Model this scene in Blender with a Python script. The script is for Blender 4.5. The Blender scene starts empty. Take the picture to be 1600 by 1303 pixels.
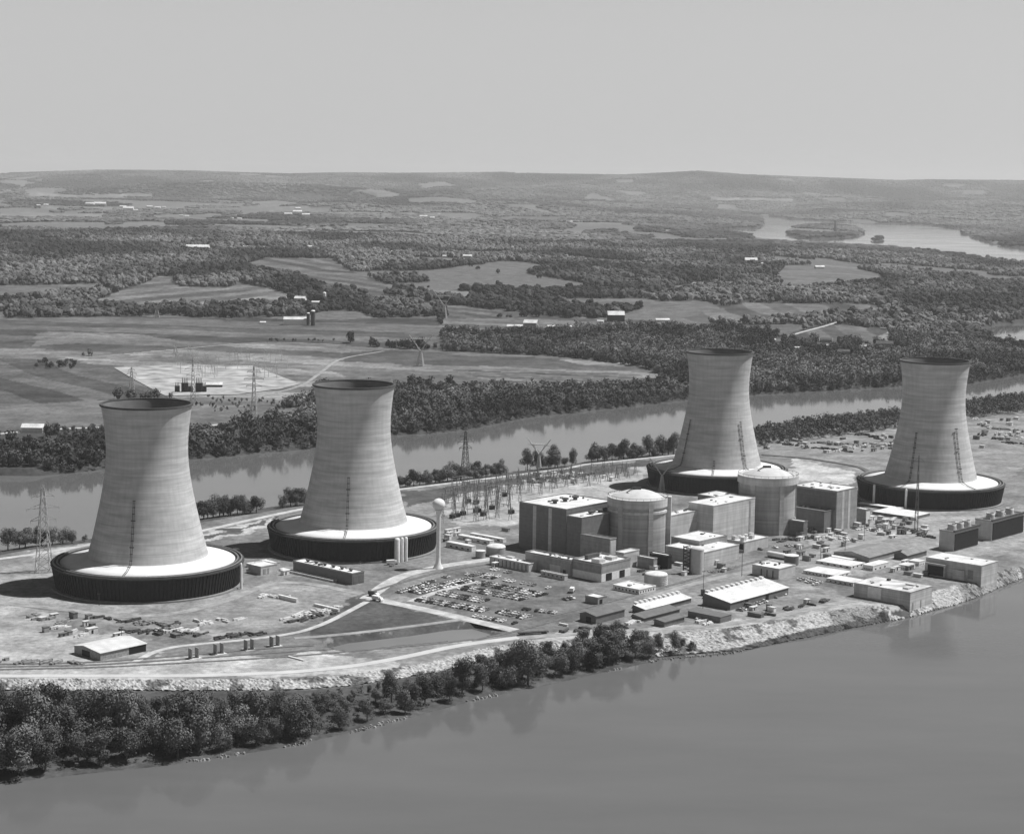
import bpy, math, random
import numpy as np
from mathutils import Vector, Matrix
random.seed(7); rng = np.random.default_rng(7)
C = bpy.context.scene.collection
R = math.radians
# ------------------------------------------------------------------ camera, sky, sun, exposure
H = 257.0; F = 2950.0; PT = math.atan(.125); RL = .014
WL = -6.0                                              # river level; plant ground is 0
cd = bpy.data.cameras.new('camera'); cam = bpy.data.objects.new('camera', cd); C.objects.link(cam)
cd.sensor_width = 36; cd.lens = 36 * F / 1600; cd.clip_start = 1; cd.clip_end = 200000
X_ = Vector((1, 0, 0)); U_ = Vector((0, math.sin(PT), math.cos(PT))); F_ = Vector((0, math.cos(PT), -math.sin(PT)))
cr = X_ * math.cos(RL) + U_ * math.sin(RL); cu = -X_ * math.sin(RL) + U_ * math.cos(RL)
M = Matrix((cr, cu, -F_)).transposed().to_4x4(); M.translation = (0, 0, H); cam.matrix_world = M
bpy.context.scene.camera = cam
SUN = Vector((.966, .259, 0)).normalized() * math.cos(R(60)) + Vector((0, 0, math.sin(R(60))))
w = bpy.data.worlds.new('World'); bpy.context.scene.world = w; w.use_nodes = True
nt = w.node_tree; bg = nt.nodes['Background']
sk = nt.nodes.new('ShaderNodeTexSky'); sk.sky_type = 'NISHITA'; sk.sun_disc = False
sk.sun_elevation = R(60); sk.sun_rotation = math.atan2(SUN.x, SUN.y); sk.dust_density = 1.2; sk.air_density = 1.0; sk.ozone_density = 1.0
bw = nt.nodes.new('ShaderNodeRGBToBW')                 # the photograph is black and white film
nt.links.new(sk.outputs[0], bw.inputs[0]); bg.inputs[1].default_value = .05
tg = nt.nodes.new('ShaderNodeNewGeometry'); sx = nt.nodes.new('ShaderNodeSeparateXYZ'); nt.links.new(tg.outputs['Incoming'], sx.inputs[0])   # hazy, brighter air low over the horizon
ab = nt.nodes.new('ShaderNodeMath'); ab.operation = 'ABSOLUTE'; nt.links.new(sx.outputs[2], ab.inputs[0])
hr = nt.nodes.new('ShaderNodeMapRange'); hr.interpolation_type = 'SMOOTHSTEP'; hr.inputs[1].default_value = .07; hr.inputs[2].default_value = .42; hr.inputs[3].default_value = 7.1; hr.inputs[4].default_value = 0; nt.links.new(ab.outputs[0], hr.inputs[0])
ad = nt.nodes.new('ShaderNodeMath'); ad.operation = 'ADD'; mz_ = nt.nodes.new('ShaderNodeMath'); mz_.operation = 'MULTIPLY'; mz_.inputs[1].default_value = .38; nt.links.new(bw.outputs[0], mz_.inputs[0]); nt.links.new(mz_.outputs[0], ad.inputs[0]); nt.links.new(hr.outputs[0], ad.inputs[1]); nt.links.new(ad.outputs[0], bg.inputs[0])
sl = bpy.data.lights.new('sun', 'SUN'); sl.energy = 5.0; sl.angle = R(.5); sl.color = (1, 1, 1)
so = bpy.data.objects.new('sun', sl); C.objects.link(so); so.rotation_euler = (-SUN).to_track_quat('-Z', 'Y').to_euler()
vs = bpy.context.scene.view_settings; vs.view_transform = 'Standard'; vs.look = 'None'; vs.gamma = 1; vs.exposure = .28
# ------------------------------------------------------------------ geometry of the view: photo pixel <-> ground
def G(px, py, z=0.0):
    cx = (px - 800) / F; cy = -(py - 651.5) / F
    x = cx * math.cos(RL) - cy * math.sin(RL); y = cx * math.sin(RL) + cy * math.cos(RL)
    d = (x, math.cos(PT) + y * math.sin(PT), -math.sin(PT) + y * math.cos(PT))
    t = (z - H) / d[2]
    return (d[0] * t, d[1] * t)
def W(X, Y, Z):
    Z = Z - H; b = Y * math.sin(PT) + Z * math.cos(PT); c = Y * math.cos(PT) - Z * math.sin(PT)
    x = X / c; y = b / c
    return (800 + (x * math.cos(RL) + y * math.sin(RL)) * F, 651.5 - (-x * math.sin(RL) + y * math.cos(RL)) * F)
def GP(pts, z=0.0): return np.array([G(a, b, z) for a, b in pts])
# ------------------------------------------------------------------ noise, polygons
def vn(x, y, s=0):
    xi = np.floor(x); yi = np.floor(y); fx = x - xi; fy = y - yi
    fx = fx * fx * (3 - 2 * fx); fy = fy * fy * (3 - 2 * fy)
    def h(a, b):
        v = np.sin(a * 127.1 + b * 311.7 + s * 74.7) * 43758.5453
        return v - np.floor(v)
    return (h(xi, yi) * (1 - fx) + h(xi + 1, yi) * fx) * (1 - fy) + (h(xi, yi + 1) * (1 - fx) + h(xi + 1, yi + 1) * fx) * fy
def fbm(x, y, s=0, o=4):
    v = 0; a = .5; t = 0
    for k in range(o):
        v = v + a * vn(x * 2 ** k, y * 2 ** k, s + k); t += a; a *= .5
    return v / t
def inpoly(x, y, P):
    r = np.zeros(x.shape, bool)
    bb = (x >= P[:, 0].min()) & (x <= P[:, 0].max()) & (y >= P[:, 1].min()) & (y <= P[:, 1].max())
    if not bb.any(): return r
    xs = x[bb]; ys = y[bb]; q = np.zeros(xs.shape, bool); n = len(P)
    for i in range(n):
        x0, y0 = P[i]; x1, y1 = P[(i + 1) % n]
        if y0 == y1: continue
        q ^= ((y0 > ys) != (y1 > ys)) & (xs < (x1 - x0) * (ys - y0) / (y1 - y0) + x0)
    r[bb] = q
    return r
def dist(x, y, P, closed=True):
    d = np.full(x.shape, 1e12); n = len(P)
    for i in range(n if closed else n - 1):
        x0, y0 = P[i]; x1, y1 = P[(i + 1) % n]; dx, dy = x1 - x0, y1 - y0
        t = np.clip(((x - x0) * dx + (y - y0) * dy) / (dx * dx + dy * dy + 1e-9), 0, 1)
        d = np.minimum(d, (x - x0 - t * dx) ** 2 + (y - y0 - t * dy) ** 2)
    return np.sqrt(d)
def sd(x, y, P): return np.where(inpoly(x, y, P), 1, -1) * dist(x, y, P)
def ss(a, b, x):
    t = np.clip((x - a) / (b - a), 0, 1); return t * t * (3 - 2 * t)
# ------------------------------------------------------------------ land shapes
NEAR = [(-500, 1345), (-300, 1290), (-100, 1246), (0, 1224), (130, 1209), (250, 1197), (359, 1181), (452, 1166), (565, 1140), (651, 1118), (752, 1091), (857, 1070),
        (931, 1053), (1032, 1031), (1092, 1026), (1140, 1021), (1185, 1011), (1260, 996), (1337, 980), (1420, 965), (1456, 954), (1489, 946), (1533, 931), (1561, 918), (1620, 895), (1800, 850), (2100, 800)]
BACK = [(2100, 560), (1800, 600), (1563, 622), (1415, 645), (1300, 657), (1180, 674), (1060, 703), (919, 720), (897, 725), (790, 739), (620, 760), (435, 790),
        (300, 812), (140, 842), (42, 853), (-100, 880), (-300, 915), (-500, 950)]
ISL = GP(NEAR + BACK, WL)
PLAT = GP([(-500, 1068), (-300, 1066), (42, 1062), (300, 1063), (450, 1062), (540, 1056), (580, 1050), (666, 1037), (720, 1023), (773, 1011), (816, 1005), (920, 1000), (1000, 994), (1080, 988),
           (1130, 984), (1185, 976), (1240, 969), (1282, 958), (1323, 952), (1379, 946), (1395, 953), (1421, 951), (1456, 926), (1503, 912), (1533, 915), (1560, 893), (1700, 862), (2100, 790)] +
          [(a, b + 6) for a, b in BACK])
MAIN = np.vstack([GP([(-900, 860), (-400, 800), (-100, 762), (42, 746), (167, 733), (294, 719), (479, 702), (609, 681), (680, 677), (735, 671), (820, 653), (900, 645), (1060, 627), (1172, 618), (1292, 611),
           (1414, 604), (1514, 600), (1563, 592), (1640, 578), (1660, 560), (1600, 548), (1556, 540), (1535, 526), (1530, 515), (1563, 507), (1700, 500), (2300, 470)], WL), [[60000, 20000], [60000, 90000], [-60000, 90000], [-60000, 3000]]])
LAKE = GP([(1143, 330), (1240, 343), (1340, 348), (1440, 350), (1460, 353), (1500, 357), (1504, 365), (1560, 383), (1700, 400), (2000, 405), (2000, 440), (1700, 430), (1563, 411), (1480, 398),
           (1400, 390), (1340, 387), (1230, 381), (1130, 362), (1140, 357), (1185, 357), (1193, 351), (1190, 343), (1160, 335)], WL)
def ell(cx, cy, a, b, n=22): return GP([(cx + a * math.cos(t) , cy + b * math.sin(t)) for t in np.linspace(0, 2 * math.pi, n, endpoint=False)], WL)
ISLET = [ell(1288, 363, 62, 10), ell(1371, 375, 9, 2.2)]
POND = GP([(516, 1006), (545, 999), (640, 988), (700, 979), (738, 977), (768, 986), (740, 994), (640, 1002), (545, 1012)])
SKY = [(-900, 280), (-200, 275), (42, 271), (100, 269), (160, 267), (300, 268), (380, 271), (450, 273), (540, 271), (620, 272), (780, 270.5), (850, 273), (960, 274.5), (1040, 271), (1080, 268.5), (1150, 274), (1250, 278),
       (1390, 283), (1430, 282), (1563, 283), (1800, 289), (2500, 300)]
_sx = np.array([a for a, b in SKY]); _sh = np.array([(271.6 + .014 * a - b) / F for a, b in SKY])
def hz(x, y):
    x = np.asarray(x, float); y = np.asarray(y, float); out = np.empty(x.shape); a = y < 1640; c = ~a
    if a.any(): out[a] = hz_near(x[a], y[a])
    b = c & (y < 1800); c &= ~b
    if b.any(): out[b] = np.where(sd(x[b], y[b], ISL) > -4, np.maximum(hz_near(x[b], y[b]), hz_far(x[b], y[b])), hz_far(x[b], y[b]))
    if c.any():
        f = hz_far(x[c], y[c]); k = inpoly(x[c], y[c], ISL)
        if k.any(): f[k] = np.maximum(f[k], hz_near(x[c][k], y[c][k]))
        out[c] = f
    return out
def hz_near(x, y):
    d1 = sd(x, y, ISL); d2 = np.maximum(-sd(x, y, PLAT), 0)
    isl = np.where(d1 < 0, np.maximum(WL + d1 / 3, -9), np.minimum(np.maximum(WL + 3 * np.minimum(d1 / 25, 1), -d2 / 3.5), WL + .2 + d1 * .8))
    pd = sd(x, y, POND); return isl - 3.2 * ss(-9, 0, pd)
def hz_far(x, y):
    sm = sd(x, y, MAIN); sl_ = sd(x, y, LAKE); s = np.minimum(sm, -sl_)
    for I in ISLET: s = np.maximum(s, sd(x, y, I))
    roll = 46 * ss(2300, 5200, y) * ss(0, 1, .75 - x / np.maximum(y, 1) * 2.2) + 12 * ss(2200, 3200, y)
    roll = roll + ss(2300, 3500, y) * (fbm(x / 900, y / 900, 3) - .5) * 34 + ss(2900, 6000, y) * (fbm(x / 2600, y / 2600, 9) - .5) * 70
    roll = roll * ss(0, 700, -sl_) * ss(0, 260, s)
    px = 800 + x / np.maximum(y, 1) * F * .992
    rd = 257 + np.interp(px, _sx, _sh) * np.maximum(y, 1)
    roll = roll + 130 * ss(8500, 15500, y) * ss(.3, .8, fbm(x / 2300, y / 1500, 17)) * ss(0, 2500, -sl_)
    ridge = rd * ss(18600, 23500, y + 5500 * (fbm(x / 2600, y / 9000, 5) - .5)) * (1 - ss(25500, 33000, y)) * (1 - .3 * fbm(x / 1300, y / 2200, 4) * (1 - ss(22500, 25000, y)))
    m = WL + np.clip(s / 11, -.25, 1) * 6 + np.maximum(np.maximum(roll, -1) * (s > 0), ridge)
    return np.where(s < 0, np.maximum(WL + s / 4, -9), m)
def PP(px, py):
    """where the sight line through a photo pixel first meets the terrain"""
    cx = (px - 800) / F; cy = -(py - 651.5) / F; x = cx * math.cos(RL) - cy * math.sin(RL); y = cx * math.sin(RL) + cy * math.cos(RL)
    d = (x, math.cos(PT) + y * math.sin(PT), -math.sin(PT) + y * math.cos(PT)); t = np.geomspace(1640, 26000, 260); h_ = hz_far(d[0] * t, d[1] * t); r_ = H + d[2] * t; k = np.nonzero(h_ >= r_)[0]
    if not len(k): return (d[0] * 26000, d[1] * 26000)
    k = k[0]
    if k == 0: return (d[0] * t[0], d[1] * t[0])
    a = r_[k - 1] - h_[k - 1]; b = h_[k] - r_[k]; u = t[k - 1] + (t[k] - t[k - 1]) * a / (a + b); return (d[0] * u, d[1] * u)
def PG(pts): return np.array([PP(a, b) for a, b in pts])
def zat(x, y): return float(hz(np.array([float(x)]), np.array([float(y)]))[0])
# ------------------------------------------------------------------ materials (greys: the place as black and white film saw it)
MATS = {}
def mat(name, tone, rough=.85, var=.25, scale=.3, spec=.25, z=1.0, metal=0, bump=0, attr=None, objrand=0, stripes=None, hi=6, fine=0, vert=0, fa=.2):
    if name in MATS: return MATS[name]
    m = bpy.data.materials.new(name); m.use_nodes = True; n = m.node_tree.nodes; l = m.node_tree.links; b = n['Principled BSDF']
    b.inputs['Roughness'].default_value = rough; b.inputs['Specular IOR Level'].default_value = spec; b.inputs['Metallic'].default_value = metal
    tc = n.new('ShaderNodeTexCoord'); mp = n.new('ShaderNodeMapping'); mp.inputs['Scale'].default_value = (1, 1, z); l.new(tc.outputs['Object'], mp.inputs[0])
    no = n.new('ShaderNodeTexNoise'); no.inputs['Scale'].default_value = scale; no.inputs['Detail'].default_value = hi; l.new(mp.outputs[0], no.inputs['Vector'])
    mr = n.new('ShaderNodeMapRange'); mr.inputs[1].default_value = .3; mr.inputs[2].default_value = .7; mr.inputs[3].default_value = 1 - var; mr.inputs[4].default_value = 1 + var; l.new(no.outputs[0], mr.inputs[0])
    cur = mr.outputs[0]
    def mul(a, bb):
        k = n.new('ShaderNodeMath'); k.operation = 'MULTIPLY'; l.new(a, k.inputs[0])
        if isinstance(bb, (int, float)): k.inputs[1].default_value = bb
        else: l.new(bb, k.inputs[1])
        return k.outputs[0]
    if stripes:
        axis, freq, amt = stripes
        wv = n.new('ShaderNodeTexWave'); wv.bands_direction = axis; wv.inputs['Scale'].default_value = freq; wv.inputs['Distortion'].default_value = .4; l.new(tc.outputs['Object'], wv.inputs['Vector'])
        r2 = n.new('ShaderNodeMapRange'); r2.inputs[3].default_value = 1 - amt; r2.inputs[4].default_value = 1 + amt; l.new(wv.outputs['Fac'], r2.inputs[0]); cur = mul(cur, r2.outputs[0])
    if objrand:
        oi = n.new('ShaderNodeObjectInfo'); r3 = n.new('ShaderNodeMapRange'); r3.inputs[3].default_value = 1 - objrand; r3.inputs[4].default_value = 1 + objrand; l.new(oi.outputs['Random'], r3.inputs[0]); cur = mul(cur, r3.outputs[0])
    if vert:      # formwork lifts and rain streaks running down
        o2 = n.new('ShaderNodeObjectInfo'); av = n.new('ShaderNodeVectorMath'); av.operation = 'MULTIPLY_ADD'; av.inputs[1].default_value = (1, 1, 1); l.new(tc.outputs['Object'], av.inputs[0])
        sv = n.new('ShaderNodeMath'); sv.operation = 'MULTIPLY'; sv.inputs[1].default_value = 300; l.new(o2.outputs['Random'], sv.inputs[0]); l.new(sv.outputs[0], av.inputs[2])
        mv = n.new('ShaderNodeMapping'); mv.inputs['Scale'].default_value = (1, 1, .05); l.new(av.outputs[0], mv.inputs[0])
        nv = n.new('ShaderNodeTexNoise'); nv.inputs['Scale'].default_value = .5; nv.inputs['Detail'].default_value = 6; l.new(mv.outputs[0], nv.inputs['Vector'])
        rv_ = n.new('ShaderNodeMapRange'); rv_.inputs[1].default_value = .35; rv_.inputs[2].default_value = .65; rv_.inputs[3].default_value = 1 - .06 * vert; rv_.inputs[4].default_value = 1 + .05 * vert; l.new(nv.outputs[0], rv_.inputs[0]); cur = mul(cur, rv_.outputs[0])
        m3 = n.new('ShaderNodeMapping'); m3.inputs['Scale'].default_value = (.004, .004, 1); l.new(av.outputs[0], m3.inputs[0])
        n3 = n.new('ShaderNodeTexNoise'); n3.inputs['Scale'].default_value = .9; n3.inputs['Detail'].default_value = 3; l.new(m3.outputs[0], n3.inputs['Vector'])
        r5 = n.new('ShaderNodeMapRange'); r5.inputs[1].default_value = .3; r5.inputs[2].default_value = .7; r5.inputs[3].default_value = 1 - .12 * vert; r5.inputs[4].default_value = 1 + .12 * vert; l.new(n3.outputs[0], r5.inputs[0]); cur = mul(cur, r5.outputs[0])
    if fine:
        nf_ = n.new('ShaderNodeTexNoise'); nf_.inputs['Scale'].default_value = fine; nf_.inputs['Detail'].default_value = 5; nf_.inputs['Roughness'].default_value = .7; l.new(tc.outputs['Object'], nf_.inputs['Vector'])
        r4 = n.new('ShaderNodeMapRange'); r4.inputs[1].default_value = .3; r4.inputs[2].default_value = .7; r4.inputs[3].default_value = 1 - fa; r4.inputs[4].default_value = 1 + fa; l.new(nf_.outputs[0], r4.inputs[0]); cur = mul(cur, r4.outputs[0])
    if attr:
        at = n.new('ShaderNodeAttribute'); at.attribute_name = attr; cur = mul(cur, at.outputs['Fac']); cur = mul(cur, float(tone))
    else: cur = mul(cur, float(tone))
    cb = n.new('ShaderNodeCombineColor'); [l.new(cur, cb.inputs[k]) for k in range(3)]; l.new(cb.outputs[0], b.inputs['Base Color'])
    if bump:
        bp = n.new('ShaderNodeBump'); bp.inputs['Strength'].default_value = 1; bp.inputs['Distance'].default_value = bump; l.new(no.outputs[0], bp.inputs['Height']); l.new(bp.outputs[0], b.inputs['Normal'])
    MATS[name] = m
    return m
# ------------------------------------------------------------------ mesh helpers
class MB:
    def __init__(s): s.v = []; s.f = []
    def add(s, v, f):
        o = len(s.v); s.v += [tuple(p) for p in v]; s.f += [tuple(i + o for i in q) for q in f]
    def box(s, x0, x1, y0, y1, z0, z1):
        s.add([(x0, y0, z0), (x1, y0, z0), (x1, y1, z0), (x0, y1, z0), (x0, y0, z1), (x1, y0, z1), (x1, y1, z1), (x0, y1, z1)],
              [(0, 3, 2, 1), (4, 5, 6, 7), (0, 1, 5, 4), (1, 2, 6, 5), (2, 3, 7, 6), (3, 0, 4, 7)])
    def bar(s, a, b, t):
        a = Vector(a); b = Vector(b); d = (b - a).normalized(); k = d.cross(Vector((0, 0, 1)))
        k = k.normalized() if k.length > .01 else Vector((1, 0, 0)); m = d.cross(k)
        k *= t / 2; m *= t / 2
        s.add([a - k - m, a + k - m, a + k + m, a - k + m, b - k - m, b + k - m, b + k + m, b - k + m], [(0, 3, 2, 1), (4, 5, 6, 7), (0, 1, 5, 4), (1, 2, 6, 5), (2, 3, 7, 6), (3, 0, 4, 7)])
    def lathe(s, prof, n=32, c=(0, 0), closed=False, a0=0, a1=2 * math.pi):
        full = abs(a1 - a0 - 2 * math.pi) < 1e-6; m = n if full else n + 1; o = len(s.v)
        for r, z in prof:
            for k in range(m):
                a = a0 + (a1 - a0) * k / n; s.v.append((c[0] + r * math.cos(a), c[1] + r * math.sin(a), z))
        P = len(prof)
        for i in range(P if closed else P - 1):
            for k in range(n):
                a = o + i * m + k; b = o + i * m + (k + 1) % m; i2 = (i + 1) % P; c2 = o + i2 * m + (k + 1) % m; d2 = o + i2 * m + k
                s.f.append((a, b, c2, d2))
    def obj(s, name, m, parent=None, smooth=False, loc=None, rz=0):
        me = bpy.data.meshes.new(name); me.from_pydata(s.v, [], s.f); me.materials.append(m)
        if smooth: me.polygons.foreach_set('use_smooth', [True] * len(me.polygons))
        o = bpy.data.objects.new(name, me); C.objects.link(o)
        if parent: o.parent = parent
        if loc: o.location = loc; o.rotation_euler = (0, 0, rz)
        return o
def tag(o, label=None, cat=None, group=None, kind=None):
    if label: o['label'] = label
    if cat: o['category'] = cat
    if group: o['group'] = group
    if kind: o['kind'] = kind
    return o
def thing(name, label, cat, loc=(0, 0, 0), rz=0, group=None):
    o = bpy.data.objects.new(name, None); C.objects.link(o); o.location = loc; o.rotation_euler = (0, 0, rz)
    return tag(o, label, cat, group)
def dup(root, loc, rz=0, label=None, sc=None, group=None):
    r = root.copy(); C.objects.link(r); r.location = loc; r.rotation_euler = (0, 0, rz)
    if sc: r.scale = sc
    if label: r['label'] = label
    if group: r['group'] = group
    for ch in list(root.children):
        c = ch.copy(); C.objects.link(c); c.parent = r
        for g in ch.children:
            d = g.copy(); C.objects.link(d); d.parent = c
    return r
def npmesh(name, V, Fc, m, attr=None, smooth=False):
    me = bpy.data.meshes.new(name); nf, k = Fc.shape
    me.vertices.add(len(V)); me.vertices.foreach_set('co', V.astype(np.float32).ravel())
    me.loops.add(nf * k); me.loops.foreach_set('vertex_index', Fc.astype(np.int32).ravel())
    me.polygons.add(nf); me.polygons.foreach_set('loop_start', np.arange(0, nf * k, k, dtype=np.int32))
    me.polygons.foreach_set('use_smooth', np.full(nf, smooth))
    me.materials.append(m); me.update(calc_edges=True)
    if attr is not None:
        a = me.attributes.new('tone', 'FLOAT', 'POINT'); a.data.foreach_set('value', attr.astype(np.float32))
    o = bpy.data.objects.new(name, me); C.objects.link(o)
    return o
# ------------------------------------------------------------------ terrain
th = np.concatenate([np.linspace(-62, -19.2, 60), np.linspace(-19, 19, 960), np.linspace(19.2, 62, 60)]) * math.pi / 180
yy = np.concatenate([np.linspace(2600, 1320, 50), np.arange(1300, 560, -1.25), np.arange(560, 330, -.8), np.arange(330, 292, -.5)])
DD = np.concatenate([H * F / (yy - 283), np.linspace(26000, 60000, 40)])
TH, DG = np.meshgrid(th, DD); TX = (np.tan(TH) * DG).ravel(); TY = DG.ravel()
TZ = hz(TX, TY)
# the fields, yards and clearings, each with its own real tone
FIELDS = [  # polygon in photo pixels, tone, stripe tone, furrow count
 ([(42, 556), (120, 556), (185, 575), (262, 620), (160, 626), (-100, 640), (-100, 556)], .075, 2), ([(-100, 640), (160, 626), (300, 622), (480, 640), (470, 652), (290, 668), (60, 668), (-100, 690)], .12, 0),
 ([(-100, 496), (42, 497), (200, 494), (400, 498), (540, 500), (680, 494), (700, 520), (690, 545), (545, 540), (420, 534), (330, 541), (90, 560), (-100, 560)], .085, 3),
 ([(55, 522), (75, 518), (160, 521), (300, 533), (300, 538), (140, 536), (50, 541)], .15, 0), ([(-60, 542), (70, 545), (80, 552), (-60, 556)], .16, 0),
 ([(92, 560), (330, 541), (420, 534), (545, 540), (700, 549), (870, 557), (1000, 568), (1038, 590), (1000, 604), (800, 610), (640, 607), (500, 612), (480, 632), (300, 640), (262, 620), (185, 575)], .15, 4),
 ([(540, 551), (620, 548), (720, 554), (860, 560), (930, 573), (700, 570), (520, 566)], .075, 0), ([(520, 580), (650, 583), (820, 598), (720, 604), (560, 596)], .10, 0), ([(700, 577), (830, 580), (1000, 585), (1020, 592), (900, 600), (740, 590)], .115, 3),
 ([(370, 415), (420, 403), (520, 404), (560, 430), (620, 449), (600, 462), (520, 452), (440, 428)], .10, 4),
 ([(150, 470), (232, 440), (245, 432), (270, 432), (275, 448), (360, 449), (372, 440), (460, 462), (440, 474), (220, 480), (140, 482)], .12, 4),
 ([(-100, 446), (42, 446), (160, 443), (168, 452), (42, 466), (-100, 468)], .12, 0), ([(520, 462), (600, 460), (700, 476), (840, 494), (690, 498), (600, 484)], .09, 3),
 ([(690, 498), (840, 495), (1048, 498), (1000, 512), (860, 520), (690, 522)], .11, 3), ([(640, 520), (740, 520), (740, 530), (690, 545), (640, 541)], .10, 0),
 ([(1165, 473), (1370, 477), (1382, 488), (1250, 500), (1110, 506), (1060, 500)], .10, 3), ([(1060, 511), (1160, 508), (1280, 508), (1230, 524), (1140, 520)], .105, 0), ([(1312, 507), (1392, 518), (1392, 541), (1330, 534), (1190, 532), (1235, 524)], .09, 2),
 ([(1362, 532), (1390, 517), (1393, 542)], .2, 0), ([(1225, 415), (1330, 412), (1390, 440), (1230, 454), (1210, 440)], .12, 0), ([(820, 468), (1000, 466), (1080, 476), (940, 484)], .12, 0), ([(640, 452), (740, 455), (760, 466), (680, 464)], .14, 0),
 ([(650, 402), (750, 405), (700, 411), (640, 410)], .14, 0), ([(1030, 361), (1100, 360), (1110, 364), (1040, 365)], .15, 0),
 ([(285, 386), (330, 384), (328, 392), (290, 393)], .2, 0), ([(180, 389), (240, 387), (238, 393), (180, 394)], .13, 0), ([(380, 384), (520, 386), (520, 391), (380, 390)], .13, 0), ([(1040, 448), (1100, 440), (1110, 446), (1060, 456)], .16, 0), ([(1080, 440), (1100, 443), (1095, 452), (1078, 450)], .18, 0),
 ([(42, 299), (240, 304), (238, 308), (120, 306), (42, 303)], .2, 0), ([(42, 330), (170, 334), (165, 340), (-60, 340)], .17, 0), ([(60, 321), (300, 323), (260, 328), (60, 326)], .15, 0), ([(420, 330), (560, 332), (540, 335), (400, 334)], .17, 0),
 ([(540, 331), (660, 334), (670, 338), (540, 335)], .16, 0), ([(560, 343), (680, 344), (680, 347), (560, 346)], .15, 0), ([(700, 349), (1025, 350), (1020, 353), (720, 351.5)], .17, 0), ([(1105, 306), (1165, 309), (1250, 312), (1240, 317), (1110, 313)], .22, 0), ([(540, 349), (640, 351), (640, 356), (540, 355)], .12, 0),
 ([(330, 350), (480, 354), (470, 360), (330, 357)], .13, 0), ([(780, 340), (900, 338), (880, 344), (790, 346)], .11, 0), ([(240, 336), (330, 340), (320, 345), (240, 343)], .13, 0),
 ([(60, 372), (160, 374), (150, 379), (60, 378)], .12, 0)]
FP = [(PG(a), b, c) for a, b, c in FIELDS]
WOODSOVER = [PG(a) for a in [  # tree belts that cross the clearings
 [(430, 497), (545, 497), (700, 494), (690, 480), (620, 470), (560, 470), (440, 476)], [(-100, 492), (42, 492), (330, 497), (330, 480), (140, 486), (42, 470), (-100, 470)],
 [(460, 655), (500, 640), (500, 690), (455, 688)], [(690, 523), (860, 521), (1040, 512), (1200, 520), (1190, 560), (1040, 580), (880, 556), (760, 552), (700, 545), (690, 530)]]]
ISLG = [  # ground of the plant: polygon, tone
 ([(-200, 1066), (42, 1062), (560, 1055), (640, 1040), (500, 1020), (42, 1030), (-200, 1040)], .34),
 ([(-200, 940), (42, 945), (140, 990), (240, 1000), (230, 1035), (-200, 1040)], .27), ([(42, 880), (82, 880), (120, 930), (420, 912), (330, 948), (200, 962), (80, 948), (-100, 940), (-100, 890)], .22),
 ([(600, 944), (785, 984), (765, 986), (735, 972), (640, 982), (510, 994), (492, 1004), (476, 996), (580, 946)], .085), ([(430, 905), (560, 925), (480, 972), (340, 1000), (300, 990), (330, 950)], .22),
 ([(560, 925), (575, 935), (640, 948), (720, 966), (770, 980), (735, 970), (640, 982), (510, 994), (480, 1000), (470, 992)], .075), ([(500, 1003), (520, 994), (640, 983), (738, 972), (772, 984), (742, 999), (640, 1008), (530, 1016), (506, 1012)], .07), ([(506, 1014), (524, 1010), (640, 1002), (742, 994), (772, 985), (742, 1001), (640, 1010), (530, 1018)], .3),
 ([(640, 930), (700, 893), (800, 888), (880, 905), (960, 935), (880, 975), (810, 980), (740, 965)], .125), ([(690, 770), (800, 748), (960, 740), (1000, 752), (960, 790), (800, 822), (700, 818)], .30),
 ([(1235, 712), (1345, 742), (1345, 755), (1240, 752)], .38), ([(1170, 690), (1420, 668), (1700, 640), (1700, 700), (1560, 750), (1345, 740), (1190, 706)], .2), ([(1330, 800), (1700, 790), (1700, 870), (1460, 870), (1340, 900), (1200, 880)], .24),
 ([(880, 985), (1100, 976), (1240, 955), (1300, 930), (1420, 950), (1280, 960), (1130, 984), (980, 995), (800, 1008)], .3), ([(1060, 905), (1180, 890), (1330, 930), (1230, 960), (1130, 970), (1100, 955)], .2),
 ([(290, 838), (435, 808), (435, 822), (290, 852)], .36), ([(42, 862), (150, 845), (150, 855), (42, 875)], .3), ([(960, 755), (1010, 728), (1015, 760)], .28), ([(620, 770), (780, 750), (900, 732), (1060, 715), (1060, 722), (960, 738), (860, 748), (740, 768), (640, 792)], .075), ([(300, 840), (420, 813), (435, 808), (435, 812), (300, 847)], .08)]
IP = [(GP(a), b) for a, b in ISLG]
tone = np.full(TX.shape, .055)
far = TY > 6000
mz = fbm(TX / 420, TY / 900, 21, 3)
tone = np.where(far & (mz > np.where(TX / TY < -.02, np.where(TY > 15500, .68, .56), np.where(TY > 11000, .70, .66))), .10 + .06 * fbm(TX / 200, TY / 500, 23), tone)
WX = TX + 26 * (fbm(TX / 60, TY / 60, 61, 3) - .5) * (TY > 1650); WY = TY + 50 * (fbm(TX / 60, TY / 60, 62, 3) - .5) * (TY > 1650)
IX = TX + 24 * (fbm(TX / 18, TY / 18, 63, 4) - .5); IY = TY + 30 * (fbm(TX / 18, TY / 18, 64, 4) - .5)
gapn = fbm(TX / 300, TY / 500, 55, 3); tone = np.where((TY > 3100) & (TY < 6900) & (gapn > np.where(TX / TY < .1, .635, .66)), .11, tone)
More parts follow.
